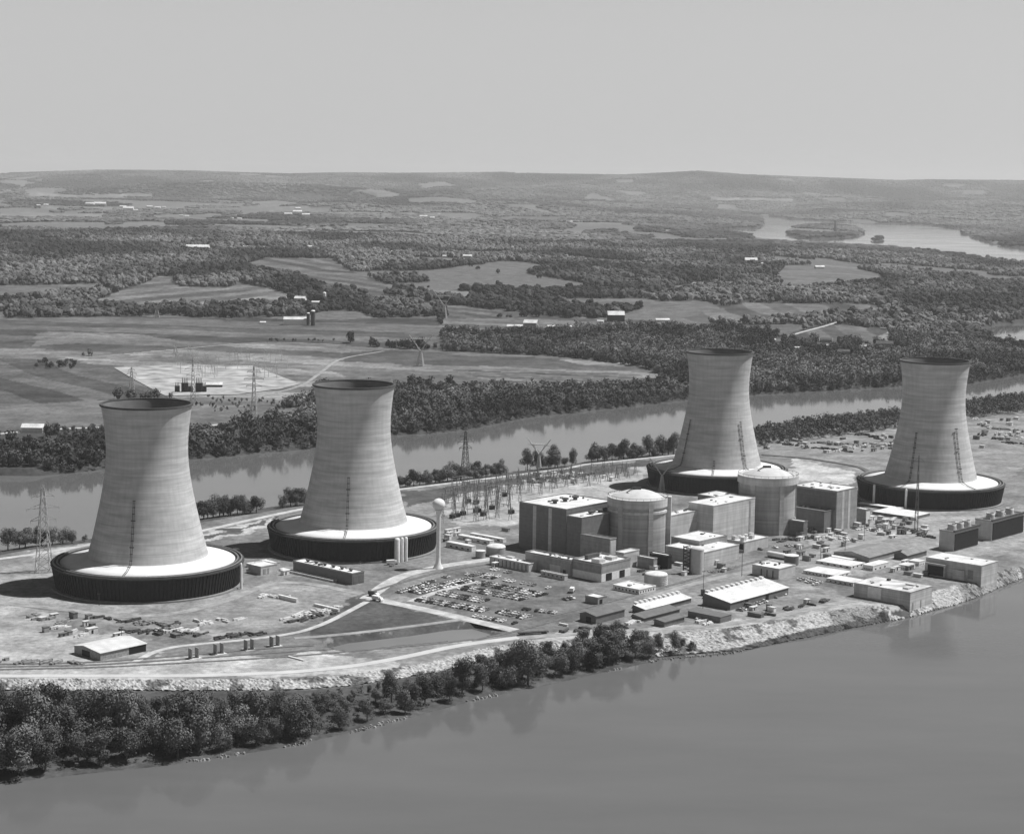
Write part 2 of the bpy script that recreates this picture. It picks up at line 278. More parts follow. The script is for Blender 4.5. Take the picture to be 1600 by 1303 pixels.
for P, t, st in FP:
    q = inpoly(WX, WY, P); a = np.full(TX.shape, t)
    if st:
        P0 = P.mean(0); d = P[len(P) // 2] - P[0]; d = d / np.hypot(*d); u = (TX - P0[0]) * -d[1] + (TY - P0[1]) * d[0] + 60 * fbm(TX / 300, TY / 300, 5)
        ext = np.ptp((P[:, 0] - P0[0]) * -d[1] + (P[:, 1] - P0[1]) * d[0])
        a = a * (1 + .62 * (np.sin(u / ext * st * 2 * math.pi * 1.5 + 2 * vn(u / ext * st * 2, u * 0, 11)) > .1) - .31 + .5 * (vn(u / ext * st * 3, u * 0, 11) - .5))
    a = a * (.5 + 1.0 * fbm(TX / 90, TY / 50, 2, 5))
    tone = np.where(q, a * .95, tone)
isl = inpoly(TX, TY, ISL)
tone = np.where(isl, .105 + .12 * fbm(TX / 60, TY / 60, 6), tone)
for P, t in IP:
    tone = np.where(inpoly(IX, IY, P), t * (.72 + .56 * fbm(TX / 16, TY / 10, 8)), tone)
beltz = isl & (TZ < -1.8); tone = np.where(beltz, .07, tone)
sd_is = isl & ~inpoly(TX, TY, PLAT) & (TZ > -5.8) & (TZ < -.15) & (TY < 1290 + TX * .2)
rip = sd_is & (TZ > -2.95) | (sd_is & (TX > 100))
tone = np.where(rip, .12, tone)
wds = np.zeros(TX.shape, bool)
nc = len(th); nr_ = len(DD); i0 = (np.arange(nr_ - 1)[:, None] * nc + np.arange(nc - 1)[None]).ravel()
FT = np.stack([i0, i0 + 1, i0 + nc + 1, i0 + nc], 1)
# rough stones on the embankment
TZ = TZ + (rng.random(TX.shape) - .5) * .12
gm = mat('ground_soil', 1.0, .95, .30, .045, .1, attr='tone', hi=12, fine=.22, fa=.4)
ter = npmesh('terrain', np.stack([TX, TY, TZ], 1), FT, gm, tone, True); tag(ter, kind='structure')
EDGE = PLAT[:len(PLAT) - len(BACK)]; ed_ = [EDGE[0]]
for a, b in zip(EDGE[:-1], EDGE[1:]):
    k = max(1, int(np.hypot(*(b - a)) / .95)); ed_ += [a + (b - a) * i / k for i in range(1, k + 1)]
ed_ = np.array(ed_); T0 = np.gradient(ed_, axis=0)
for _ in range(30): T0[1:-1] = (T0[:-2] + T0[1:-1] * 2 + T0[2:]) / 4
T0 /= np.hypot(T0[:, 0], T0[:, 1])[:, None]; N0 = np.stack([T0[:, 1], -T0[:, 0]], 1); nt_ = 30
GXY = ed_[:, None] + N0[:, None] * (np.arange(nt_) * .95 - .6)[None, :, None]; gx, gy = GXY[..., 0].ravel(), GXY[..., 1].ravel(); gz = hz(gx, gy)
dw_ = sd(gx, gy, ISL); rz0 = gz + .15 + (rng.random(gx.shape) ** 1.5) * .9; gx = gx + rng.uniform(-.3, .3, gx.shape); gy = gy + rng.uniform(-.3, .3, gx.shape)
keep = ((gz > -2.95) | ((gx > 82) & (dw_ > -.8))); rt = .40 * rng.uniform(.55, 1.3, gx.shape); sect = vn(gx / 30, gy * 0 + 3, 77); rt = rt * np.where((gx > 150) & (sect > .62), .62, 1); rt = np.where((dw_ < 5) & (gx < 232), .09, rt)
rt = np.where((fbm(gx / 7, gy / 7, 71) > .64), rt * .35, rt)
i0 = (np.arange(len(ed_) - 1)[:, None] * nt_ + np.arange(nt_ - 1)[None]).ravel(); FR = np.stack([i0, i0 + nt_, i0 + nt_ + 1, i0 + 1], 1); FR = FR[keep[FR].all(1)]
tag(npmesh('riprap_embankment', np.stack([gx, gy, rz0], 1), FR, mat('riprap_stone', 1.0, .95, .25, .9, .1, attr='tone'), rt, False), kind='structure')
# loose rocks along the water line
NL = GP(NEAR, WL); rv = []; rf = []; rt = []
for k in range(650):
    i = random.choices(range(3, 16), [np.hypot(*(NL[j + 1] - NL[j])) for j in range(3, 16)])[0]; f_ = random.random(); p = NL[i] + (NL[i + 1] - NL[i]) * f_
    if vn(np.array([p[0] / 14]), np.array([0.]), 5)[0] < .5: continue
    r_ = random.uniform(.25, 1.1); c = (p[0] + random.uniform(-1, 2), p[1] + random.uniform(-1, 3), WL + .1); o = len(rv)
    for zz, m_ in ((-.4, 1), (r_ * .7, .55)):
        for a in range(5): an = a * 1.257 + random.uniform(-.3, .3); rv.append((c[0] + math.cos(an) * r_ * m_, c[1] + math.sin(an) * r_ * m_, c[2] + zz))
    for a in range(5): rf += [(o + a, o + (a + 1) % 5, o + 5 + (a + 1) % 5), (o + a, o + 5 + (a + 1) % 5, o + 5 + a)]
    rf += [(o + 5, o + 6, o + 7), (o + 5, o + 7, o + 8), (o + 5, o + 8, o + 9)]; rt += [random.uniform(.1, .32)] * 10
tag(npmesh('shore_rocks', np.array(rv), np.array(rf), mat('riprap_stone', 1.0), np.array(rt)), 'pale loose rocks along the water edge below the trees', 'rocks', None, 'stuff')
wm = bpy.data.materials.new('river_water'); wm.use_nodes = True; n = wm.node_tree.nodes; b = n['Principled BSDF']
b.inputs['Base Color'].default_value = (.085, .085, .085, 1); b.inputs['Roughness'].default_value = .16; b.inputs['IOR'].default_value = 1.33
tc = n.new('ShaderNodeTexCoord'); no = n.new('ShaderNodeTexNoise'); no.inputs['Scale'].default_value = .22; no.inputs['Detail'].default_value = 5; bp = n.new('ShaderNodeBump'); bp.inputs['Distance'].default_value = .04; bp.inputs['Strength'].default_value = .5
wm.node_tree.links.new(tc.outputs['Object'], no.inputs['Vector']); wm.node_tree.links.new(no.outputs[0], bp.inputs['Height']); wm.node_tree.links.new(bp.outputs[0], b.inputs['Normal'])
nf_ = n.new('ShaderNodeTexNoise'); nf_.inputs['Scale'].default_value = 1.4; nf_.inputs['Detail'].default_value = 2; wm.node_tree.links.new(tc.outputs['Object'], nf_.inputs['Vector']); bq = n.new('ShaderNodeBump'); bq.inputs['Distance'].default_value = .02; bq.inputs['Strength'].default_value = .25
wm.node_tree.links.new(nf_.outputs[0], bq.inputs['Height']); wm.node_tree.links.new(bp.outputs[0], bq.inputs['Normal']); wm.node_tree.links.new(bq.outputs[0], b.inputs['Normal'])
n2 = n.new('ShaderNodeTexNoise'); n2.inputs['Scale'].default_value = .004; n2.inputs['Detail'].default_value = 4; wm.node_tree.links.new(tc.outputs['Object'], n2.inputs['Vector'])
mq = n.new('ShaderNodeMapping'); mq.inputs['Scale'].default_value = (1, 3, 1); mq.inputs['Rotation'].default_value = (0, 0, -.7); wm.node_tree.links.new(tc.outputs['Object'], mq.inputs[0]); n4 = n.new('ShaderNodeTexNoise'); n4.inputs['Scale'].default_value = .006; n4.inputs['Detail'].default_value = 9; n4.inputs['Roughness'].default_value = .65
wm.node_tree.links.new(mq.outputs[0], n4.inputs['Vector']); r6 = n.new('ShaderNodeMapRange'); r6.inputs[1].default_value = .3; r6.inputs[2].default_value = .7; r6.inputs[3].default_value = .105; r6.inputs[4].default_value = .125; wm.node_tree.links.new(n4.outputs[0], r6.inputs[0])
cq = n.new('ShaderNodeCombineColor'); [wm.node_tree.links.new(r6.outputs[0], cq.inputs[k]) for k in range(3)]; wm.node_tree.links.new(cq.outputs[0], b.inputs['Base Color'])     # wind streaks: their changing sheen is put into the base colour
rr = n.new('ShaderNodeMapRange'); rr.inputs[1].default_value = .35; rr.inputs[2].default_value = .65; rr.inputs[3].default_value = .03; rr.inputs[4].default_value = .10; wm.node_tree.links.new(n2.outputs[0], rr.inputs[0]); wm.node_tree.links.new(rr.outputs[0], b.inputs['Roughness'])
q = MB(); q.add([(-60000, -3000, WL), (60000, -3000, WL), (60000, 60000, WL), (-60000, 60000, WL)], [(0, 1, 2, 3)]); tag(q.obj('river_water', wm), kind='structure')
q = MB(); pc = POND.mean(0); q.add([(a, b_, -2.1) for a, b_ in (POND - pc) * 1.0 + pc], [tuple(range(len(POND)))[::-1]]); tag(q.obj('pond_water', mat('silty_water', .16, .35, .12, .02, .4)), kind='structure')
# ------------------------------------------------------------------ roads and railway, draped ribbons
def ribbon(name, pts, wd, m, lift=.1, on='plant', kindn='structure', off=0):
    P = GP(pts) if on == 'plant' else PG(pts)
    out = [P[0]]
    for a, b_ in zip(P[:-1], P[1:]):
        L = np.hypot(*(b_ - a)); k = max(2, int(L / (6 if on == 'plant' else 18)))
        out += [a + (b_ - a) * i / k for i in range(1, k + 1)]
    Q = np.array(out)
    for _ in range(6): Q[1:-1] = (Q[:-2] + 2 * Q[1:-1] + Q[2:]) / 4
    T = np.gradient(Q, axis=0); T /= np.hypot(T[:, 0], T[:, 1])[:, None]; Nn = np.stack([-T[:, 1], T[:, 0]], 1)
    Q = Q + Nn * off
    A = Q + Nn * wd / 2; B = Q - Nn * wd / 2
    z = np.maximum(np.maximum(hz(A[:, 0], A[:, 1]), hz(B[:, 0], B[:, 1])), hz(Q[:, 0], Q[:, 1])) + lift
    q = MB(); k = len(Q)
    q.v = [(A[i, 0], A[i, 1], z[i]) for i in range(k)] + [(B[i, 0], B[i, 1], z[i]) for i in range(k)] + [(A[i, 0], A[i, 1], z[i] - .25) for i in range(k)] + [(B[i, 0], B[i, 1], z[i] - .25) for i in range(k)]
    for i in range(k - 1): q.f += [(i, k + i, k + i + 1, i + 1), (i, i + 1, 2 * k + i + 1, 2 * k + i), (k + i, 3 * k + i, 3 * k + i + 1, k + i + 1)]
    o = q.obj(name, m); tag(o, kind=kindn); RB.append((Q, wd)); return o
RB = []
lr = mat('pale_gravel_road', .40, .9, .25, .12, fine=.3); gr = mat('worn_road', .26, .9, .3, .1, fine=.3); dr = mat('asphalt', .10, .9, .3, .2); bal = mat('rail_ballast', .12, .95, .3, .4)
ribbon('gravel_road', [(578, 935), (640, 947), (720, 965), (808, 986)], 9, lr, .12)
ribbon('gravel_road', [(572, 936), (600, 915), (625, 900), (690, 884), (780, 872)], 9, lr, .15)
ribbon('gravel_road', [(566, 928), (526, 920), (485, 911), (450, 907), (418, 912), (360, 936), (290, 957), (200, 966), (100, 952), (-60, 935)], 7, gr, .13)
ribbon('gravel_road', [(573, 940), (513, 972), (468, 989), (400, 998), (250, 1012), (200, 1040)], 4, lr, .14)
ribbon('gravel_road', [(-60, 1056), (42, 1056), (300, 1056), (450, 1051), (560, 1040), (650, 1023), (700, 1011), (760, 1002), (810, 996)], 6, mat('pale_dike_road', .45, .9, .1, .1), .16)
ribbon('gravel_road', [(460, 997), (520, 993), (640, 979), (720, 968)], 5, gr, .13)
ribbon('gravel_road', [(760, 1003), (840, 994), (960, 987), (1090, 980), (1190, 968), (1260, 952), (1330, 938)], 7, gr, .13)
ribbon('gravel_road', [(1010, 935), (1090, 910), (1180, 890), (1290, 862), (1400, 838)], 6, gr, .13)
ribbon('gravel_road', [(640, 940), (690, 922), (745, 908)], 5, lr, .13)
ribbon('dike_road', [(300, 833), (420, 806), (480, 794)], 6, lr, .15); ribbon('dike_road', [(620, 764), (780, 744), (900, 727), (1060, 711)], 6, lr, .15)
ribbon('dike_road', [(-60, 880), (42, 868), (150, 850)], 6, lr, .15); ribbon('dike_road', [(1190, 711), (1260, 716), (1345, 730), (1360, 740)], 5, dr, .6)
for k in range(3):
    ribbon('railway_track', [(-60, 1047 - k * 4), (150, 1043 - k * 4), (300, 1035 - k * 6), (450, 1026 - k * 8), (600, 1013 - k * (3 if k < 2 else 5)), (700, 1004 - k), (765, 996), (830, 980), (880, 966)][:9 if k == 0 else 6], 2.6, bal, .2 + .03 * k)
ribbon('railway_track', [(560, 932), (620, 912), (700, 890), (800, 877)], 3, bal, .22); ribbon('railway_track', [(880, 966), (1000, 936), (1090, 911), (1200, 880), (1300, 852)], 3, bal, .2, off=9)
ribbon('river_road', [(-60, 684), (68, 671), (160, 667), (300, 669), (400, 658), (480, 651)], 9, lr, .3, 'main'); ribbon('river_road', [(980, 607), (1030, 597), (1078, 582)], 9, lr, .3, 'main')
ribbon('field_road', [(90, 562), (210, 553), (330, 541), (420, 534), (540, 540)], 6, gr, .3, 'main'); ribbon('field_road', [(1230, 526), (1270, 515), (1312, 503)], 6, lr, .3, 'main')
ribbon('field_road', [(262, 621), (400, 620), (500, 625)], 5, gr, .3, 'main'); ribbon('field_road', [(400, 620), (470, 605), (530, 560), (600, 549)], 5, gr, .3, 'main')
# ------------------------------------------------------------------ cooling towers
TWH = 115.0
conc = mat('tower_concrete', .44, .9, .17, .05, .1, z=7, stripes=('Z', .26, .02), vert=1); skirt_m = mat('skirt_concrete', .62, .9, .08, .1)
dark = mat('dark_louver', .018, .8, .3, .5, stripes=('Z', 1.1, .6)); deckm = mat('dark_deck', .05, .85, .3, .3); pipe = mat('header_pipe', .16, .6, .2, .5); ladm = mat('dark_steel', .055, .7, .2, .5); whitep = mat('white_paint', .68, .6, .1, .5)
PROF = [(37.8, 18.6), (36.4, 24), (34.2, 32), (32.2, 41), (30.2, 50), (28.4, 59), (27.0, 67), (26.0, 75), (25.5, 82), (25.5, 89), (25.8, 95), (26.4, 101), (27.1, 107), (27.9, 112), (28.5, TWH)]
def prof_r(z):
    return float(np.interp(z, [p[1] for p in PROF], [p[0] for p in PROF]))
def tower(x, y, label, ladders, risers=()):
    t = thing('cooling_tower', label, 'cooling tower', (x, y, 0), 0, 'hyperbolic cooling towers')
    zs = np.linspace(18.6, TWH, 52); q = MB()
    from_ = [(prof_r(z), z) for z in zs]
    q.lathe(from_, 112); q.obj('shell', conc, t, True)
    q = MB(); q.lathe([(r - .9, z) for r, z in reversed(from_)], 112); q.obj('shell_interior', mat('shade_toned_concrete', .16, .9, .2, .1), t, True)  # inner face toned darker than the outside: shade within the shell put into its colour
    q = MB(); q.lathe([(28.4, TWH - 1.1), (29.1, TWH - 1.0), (29.1, TWH + .25), (27.4, TWH + .25), (27.4, TWH - .6)], 112, closed=True); q.obj('rim', mat('rim_concrete', .07, .9, .1, .3), t)
    q = MB(); q.lathe([(36.6, 18.9), (38.4, 18.8), (41, 17.7), (46, 16.6), (54.6, 15.4), (54.6, 14.6), (36.6, 17)], 112, closed=True); q.obj('basin_roof', skirt_m, t, True)
    # louvred ring: wall of fins
    q = MB(); nf = 144
    for k in range(nf):
        a = 2 * math.pi * k / nf; b_ = 2 * math.pi * (k + .5) / nf; c_ = 2 * math.pi * (k + 1) / nf
        def p(r, an, z): return (r * math.cos(an), r * math.sin(an), z)
        q.add([p(57.6, a, 0), p(57.6, b_, 0), p(60.2, b_, 14.6), p(60.2, a, 14.6), p(57.0, b_, 0), p(57.0, c_, 0), p(59.6, c_, 14.6), p(59.6, b_, 14.6), p(57.6, c_, 0), p(60.2, c_, 14.6)],
              [(0, 1, 2, 3), (1, 4, 7, 2), (4, 5, 6, 7), (5, 8, 9, 6)])
    q.obj('louver_ring', dark, t)
    q = MB(); q.lathe([(54.4, 14.3), (60.5, 14.3), (60.5, 15.2), (54.4, 15.2)], 112, closed=True); q.obj('fan_deck', deckm, t)
    for r_ in (56.4, 58.8):
        q = MB(); q.lathe([(r_ + .55 * math.cos(a), 15.9 + .55 * math.sin(a)) for a in np.linspace(0, 2 * math.pi, 8, endpoint=False)], 112, closed=True); q.obj('header_pipe', pipe, t, True)
    q = MB(); q.lathe([(57.7, 0), (60.2, 0), (60.2, .9), (57.7, .9)], 112, closed=True); q.obj('basin_wall', mat('basin_concrete', .2, .9, .2, .4), t)
    for ang, ztop in ladders:
        q = MB(); ca, sa = math.cos(R(ang)), math.sin(R(ang)); pts = [(60.8, 15.6), (54, 16.2), (46, 17.4), (39.3, 19.6)] + [(prof_r(z) + 1.1, z) for z in np.arange(22, ztop, 4)]
        for w_ in (-.5, .5):
            for a, b_ in zip(pts[:-1], pts[1:]): q.bar((a[0] * ca - w_ * sa, a[0] * sa + w_ * ca, a[1]), (b_[0] * ca - w_ * sa, b_[0] * sa + w_ * ca, b_[1]), .24)
        for i, (a, zz) in enumerate(pts[3:]):
            q.bar((a * ca + .9 * sa, a * sa - .9 * ca, zz), (a * ca - .9 * sa, a * sa + .9 * ca, zz), .4)
            if i % 4 == 3: q.bar((a * ca + 1.4 * sa, a * sa - 1.4 * ca, zz), (a * ca - 1.4 * sa, a * sa + 1.4 * ca, zz), .6)
        q.obj('ladder', ladm, t)
    for ang, rad in risers:
        q = MB(); ca, sa = math.cos(R(ang)), math.sin(R(ang)); q.lathe([(rad, 0), (rad, 15.2), (rad * .8, 16.4), (0.02, 16.8)], 14, (62.2 * ca, 62.2 * sa)); q.obj('riser_pipe', whitep, t, True)
    return t
g1 = G(232, 911); g2 = G(552.5, 854); g3 = G(1125, 549.5, TWH); g4 = G(1452.5, 779)
tower(*g1, 'cooling tower at the far left, nearest the camera, beside the lone lattice pylon', [(-95, 62)], [(-12, .8)])
tower(*g2, 'cooling tower behind the globe water tower, second from the left', [(-92, 58)], [(-57, 1.9), (-53.5, 1.2), (-50.5, 1.2)])
tower(*g3, 'cooling tower standing behind the domed reactor buildings, third from the left', [(-148, 60), (-57, 62), (-100, 30)])
tower(*g4, 'cooling tower at the far right behind the low white sheds', [(-128, 60), (-62, 64)], [(-148, 1.0), (-120, .9)])
TC = [g1, g2, g3, g4]
# ------------------------------------------------------------------ buildings on the site grid
AN = R(48.2); UX, UY = math.cos(AN), math.sin(AN); VX, VY = math.sin(AN), -math.cos(AN)   # local x = u, local y = -v
def solve(fn, target, lo, hi):
    s = fn(hi) > fn(lo)
    for _ in range(50):
        m_ = (lo + hi) / 2
        if (fn(m_) > target) == s: hi = m_
        else: lo = m_
    return (lo + hi) / 2
def frame(Fp, Lx, Rx, ty=None, h=None, top=False, zb=0.0):
    """front corner of a building from where it stands, its height and its two sides in metres"""
    P = G(Fp[0], Fp[1], h if top else zb)
    if h is None: h = solve(lambda z: -W(P[0], P[1], z)[1], -ty, zb, zb + 90)
    du = solve(lambda s: W(P[0] + UX * s, P[1] + UY * s, h)[0], Rx, 0, 300)
    dv = solve(lambda s: -W(P[0] - VX * s, P[1] - VY * s, h)[0], -Lx, 0, 300)
    return P, h, du, dv
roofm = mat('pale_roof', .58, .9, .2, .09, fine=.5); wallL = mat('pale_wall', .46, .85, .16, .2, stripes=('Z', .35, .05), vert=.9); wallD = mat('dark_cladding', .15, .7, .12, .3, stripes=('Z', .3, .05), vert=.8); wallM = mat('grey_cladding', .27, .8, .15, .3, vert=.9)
concW = mat('wall_concrete', .46, .9, .2, .15, z=.4, vert=1.3); openm = mat('dark_opening', .015, .6, .1, 1); greyroof = mat('grey_roof', .13, .85, .15, .3); metalm = mat('vent_metal', .08, .6, .2, 1)
def bld(name, label, cat, Fp, Lx, Rx, ty=None, h=None, top=False, zb=0.0, wall=None, roof=None, par=.5, group=None, roofo=.0):
    P, h, du, dv = frame(Fp, Lx, Rx, ty, h, top, zb)
    t = thing(name, label, cat, (P[0], P[1], zb), AN, group); h -= zb
    q = MB(); q.box(0, du, 0, dv, -1.0, h - .05); q.obj('wall', wall or wallM, t)
    q = MB(); q.box(-.12, du + .12, -.12, dv + .12, h - .05, h + .18); q.obj('roof', roof or roofm, t)
    if par:
        q = MB(); e = .22
        for a in ((-.2, e, -.2, dv + .2), (du - e, du + .2, -.2, dv + .2), (e, du - e, -.2, e), (e, du - e, dv - e, dv + .2)): q.box(a[0], a[1], a[2], a[3], h + .18, h + .18 + par)
        q.obj('parapet', wall or wallM, t)
    t['h'] = h; t['du'] = du; t['dv'] = dv
    if par and du * dv > 260:       # small roof gear
        rs_ = random.Random(label)
        for k in range(int(min(7, 2 + du * dv / 320))):
            q = MB(); x = du * rs_.uniform(.1, .85); y = dv * rs_.uniform(.1, .85); a = rs_.uniform(.5, 1.2); q.box(x, x + a * rs_.uniform(1, 3), y, y + a * rs_.uniform(1, 2), h + .18, h + .18 + rs_.uniform(.4, 1.3)); q.obj('roof_unit', rs_.choice([metalm, wallL, wallM]), t)
    return t
def panel(t, nm, face, a, b_, z0, z1, m, th_=.14):
    """a window, door or stripe on the left face (running along local y) or the right face (along local x); a and b are fractions"""
    q = MB(); du, dv = t['du'], t['dv']
    if face == 'L': q.box(-th_, -.004, dv * a, dv * b_, z0, z1)
    else: q.box(du * a, du * b_, -th_, -.004, z0, z1)
    return q.obj(nm, m, t)
def rvent(t, x, y, r=1.9, hh=1.7, nm='roof_vent', m=None):
    q = MB(); z = t['h'] + .18; q.lathe([(r * .6, z), (r * .6, z + hh * .5), (r, z + hh * .6), (r, z + hh), (0.01, z + hh * 1.12)], 12, (x, y)); return q.obj(nm, m or metalm, t)
def rbox(t, x0, x1, y0, y1, hh, nm='roof_unit', m=None):
    q = MB(); q.box(x0, x1, y0, y1, t['h'] + .18, t['h'] + hh); return q.obj(nm, m or wallL, t)
# unit 2 turbine hall with lower bay and side block
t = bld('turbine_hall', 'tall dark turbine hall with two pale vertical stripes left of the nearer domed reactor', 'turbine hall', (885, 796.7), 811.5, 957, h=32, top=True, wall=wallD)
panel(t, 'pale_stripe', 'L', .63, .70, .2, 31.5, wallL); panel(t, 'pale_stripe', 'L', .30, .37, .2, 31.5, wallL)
for k in range(3): rvent(t, t['du'] * (.28 + k * .22), t['dv'] * .52, 2.6, 2.6)
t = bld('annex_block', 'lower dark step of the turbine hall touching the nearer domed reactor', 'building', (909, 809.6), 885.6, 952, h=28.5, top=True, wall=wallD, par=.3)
for k in range(3): rvent(t, t['du'] * (.55 + .16 * k), t['dv'] * (.4 + .15 * (k % 2)), 2.3, 2.2)
t = bld('annex_block', 'low plain block in front of the dark turbine hall beside the nearer reactor', 'building', (953, 843.5), 907, 963, h=17, top=True, wall=wallM, roof=greyroof)
panel(t, 'pale_corner', 'R', .1, .9, 1, 16, wallL)
# reactor buildings
def reactor(cx, ytop, rpx, ybase, label, ring_w, low_ring):
    P = G(cx, ybase); sc_ = F / (P[1] * math.cos(PT) + H * math.sin(PT)); r = rpx / sc_; hh = solve(lambda z: -W(P[0], P[1], z)[1], -ytop, 0, 90)
    t = thing('reactor_building', label, 'reactor building', (P[0], P[1], 0), 0, 'domed reactor containments')
    q = MB(); q.lathe([(r, -1), (r, hh - 3.2), (r, hh)], 72); q.obj('wall', mat('reactor_concrete', .34, .9, .2, .12, z=.25, vert=1.5), t, True)
    q = MB(); q.lathe([(r + .05, hh - 5.5), (r + ring_w, hh - 5), (r + ring_w, hh + .6), (r - 1.8, hh + .6), (r - 1.8, hh - .5)], 72); q.obj('ring_girder', concW, t)
    if low_ring:
        q = MB(); q.lathe([(r + .05, hh - 9.6), (r + .8, hh - 9.2), (r + .8, hh - 7.6), (r + .05, hh - 7.2)], 72); q.obj('ring_girder', concW, t)
    rr_ = r - 1.9; Rd = rr_ * 1.75; zc = hh - .3 - math.sqrt(Rd * Rd - rr_ * rr_)
    am = math.asin(rr_ / Rd); q = MB(); q.lathe([(max(Rd * math.sin(a), .02), zc + Rd * math.cos(a)) for a in np.linspace(am, 0, 12)], 72); q.obj('dome', mat('dome_concrete', .50, .9, .12, .2), t, True)
    for k in range(6):
        a = R(-128 + 60 * k); ca, sa = math.cos(a), math.sin(a); q = MB()
        q.add([((r - .5) * ca - s_ * sa + o_ * ca, (r - .5) * sa + s_ * ca + o_ * sa, z) for z in (-1, hh - 1.0) for s_, o_ in ((-1.7, 0), (1.7, 0), (1.7, 1.5), (-1.7, 1.5))],
              [(0, 1, 2, 3), (7, 6, 5, 4), (0, 4, 5, 1), (1, 5, 6, 2), (2, 6, 7, 3), (3, 7, 4, 0)])
        q.obj('buttress', concW, t)
    q = MB()
    for k in range(26):
        a = 2 * math.pi * k / 26; q.bar(((r + ring_w - .3) * math.cos(a), (r + ring_w - .3) * math.sin(a), hh + .6), ((r + ring_w - .3) * math.cos(a), (r + ring_w - .3) * math.sin(a), hh + 1.9), .16)
    q.lathe([(r + ring_w - .42, hh + 1.8), (r + ring_w - .18, hh + 1.8), (r + ring_w - .18, hh + 2.0), (r + ring_w - .42, hh + 2.0)], 52, closed=True); q.obj('railing', ladm, t)
    q = MB(); zt = zc + Rd; q.box(-4, 2, -1, 1, zt - .6, zt + 1.4); q.bar((-9, -5, zt - 2), (-3, -2, zt + 1.6), .5); q.bar((-9, -5, zt - 2), (-6, -7, zt + .5), .5); q.obj('hatch_gear', ladm, t)
    return t, P, r, hh
t, P2, r2, h2 = reactor(995, 776.5, 45.5, 861, 'nearer domed reactor building with a tall pier beside it, left of the pale blocks', .9, True)
a = R(-8); ca, sa = math.cos(a), math.sin(a); q = MB(); q.box(r2 - 1, r2 + 3.0, -3.2, 2.2, -1, h2 + 1.5); o = q.obj('stair_pier', concW, t); o.rotation_euler = (0, 0, a)
t, P1, r1, h1 = reactor(1197.5, 742, 43, 829, 'farther domed reactor building with overhanging ring, between pale blocks and far turbine hall', 2.0, False)
q = MB(); q.box(r1 - 2, r1 + 4.5, -3, 3, -1, 4); q.add([(r1 - 1, -2, 4), (r1 + 4, -2, 4), (r1 - 1, -2, 14), (r1 - 1, 2, 4), (r1 + 4, 2, 4), (r1 - 1, 2, 14)], [(0, 1, 2), (5, 4, 3), (0, 3, 4, 1), (1, 4, 5, 2), (2, 5, 3, 0)]); o = q.obj('sloped_buttress', whitep, t); o.rotation_euler = (0, 0, R(-12))
# pale blocks between reactors
t = bld('auxiliary_building', 'plain pale block right against the nearer domed reactor', 'building', (1046.5, 807), 1030, 1112, h=24, top=True, wall=concW)
t = bld('auxiliary_building', 'tallest pale concrete block between the two domed reactors', 'building', (1115, 791.5), 1076, 1180, h=29, top=True, wall=concW); panel(t, 'seam', 'R', .86, .9, 2, 28, wallM)
t = bld('auxiliary_building', 'white roofed block behind the pale concrete blocks near the third tower', 'building', (1123, 778), 1090.5, 1152, h=27, top=True, wall=wallM)
t = bld('fuel_building', 'grey block with pale flat roof below the pale concrete blocks', 'building', (1093, 846.6), 1049, 1136, h=13, top=True, wall=wallM)
t = bld('fuel_building', 'low pale walled block behind the white vertical tank', 'building', (1100, 887), 1040, 1155, ty=864, wall=concW)
t = bld('control_building', 'boxy building with four white roof units in front of the farther reactor', 'building', (1162.7, 863.8), 1136, 1200.5, ty=848, wall=wallL); panel(t, 'window_band', 'L', .05, .95, 2.2, 6.2, openm)
for k, (a, b_) in enumerate([(.12, .7), (.12, .2), (.5, .25), (.72, .6)]):
    rbox(t, t['du'] * a, t['du'] * a + 3.2, t['dv'] * b_, t['dv'] * b_ + 3.2, 2.8)
for a in (.34, .6): rvent(t, t['du'] * a, t['dv'] * .75, 1.3, 2.2, 'roof_fan', whitep)
t = bld('hatch_house', 'white roofed canopy with dark open side at the foot of the nearer reactor', 'building', (1043, 889.5), 1015, 1050, ty=869, wall=openm)
t = bld('hatch_house', 'low grey wall block beside the dark canopy at the nearer reactor foot', 'building', (1021, 890), 996, 1027, ty=874, wall=wallM)
t = bld('hatch_house', 'small dark block with white roof at the foot of the farther reactor', 'building', (1255, 839), 1233, 1262, ty=816, wall=wallD)
# unit 1 turbine hall
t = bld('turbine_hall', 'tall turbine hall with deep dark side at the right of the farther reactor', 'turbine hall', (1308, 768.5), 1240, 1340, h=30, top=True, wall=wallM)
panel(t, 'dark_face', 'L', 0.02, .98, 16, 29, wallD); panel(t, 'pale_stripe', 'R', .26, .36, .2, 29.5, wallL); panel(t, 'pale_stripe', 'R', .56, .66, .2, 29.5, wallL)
for k in range(4): rvent(t, t['du'] * .5, t['dv'] * (.2 + .2 * k), 1.6, 1.2, m=whitep)
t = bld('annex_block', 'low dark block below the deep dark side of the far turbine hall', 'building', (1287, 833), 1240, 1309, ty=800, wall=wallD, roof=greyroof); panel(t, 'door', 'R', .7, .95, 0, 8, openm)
t = bld('annex_block', 'small pale ended block right of the far turbine hall', 'building', (1352, 820), 1338, 1360, ty=797, wall=wallM); panel(t, 'pale_end', 'R', .1, .9, 0, 10, whitep)
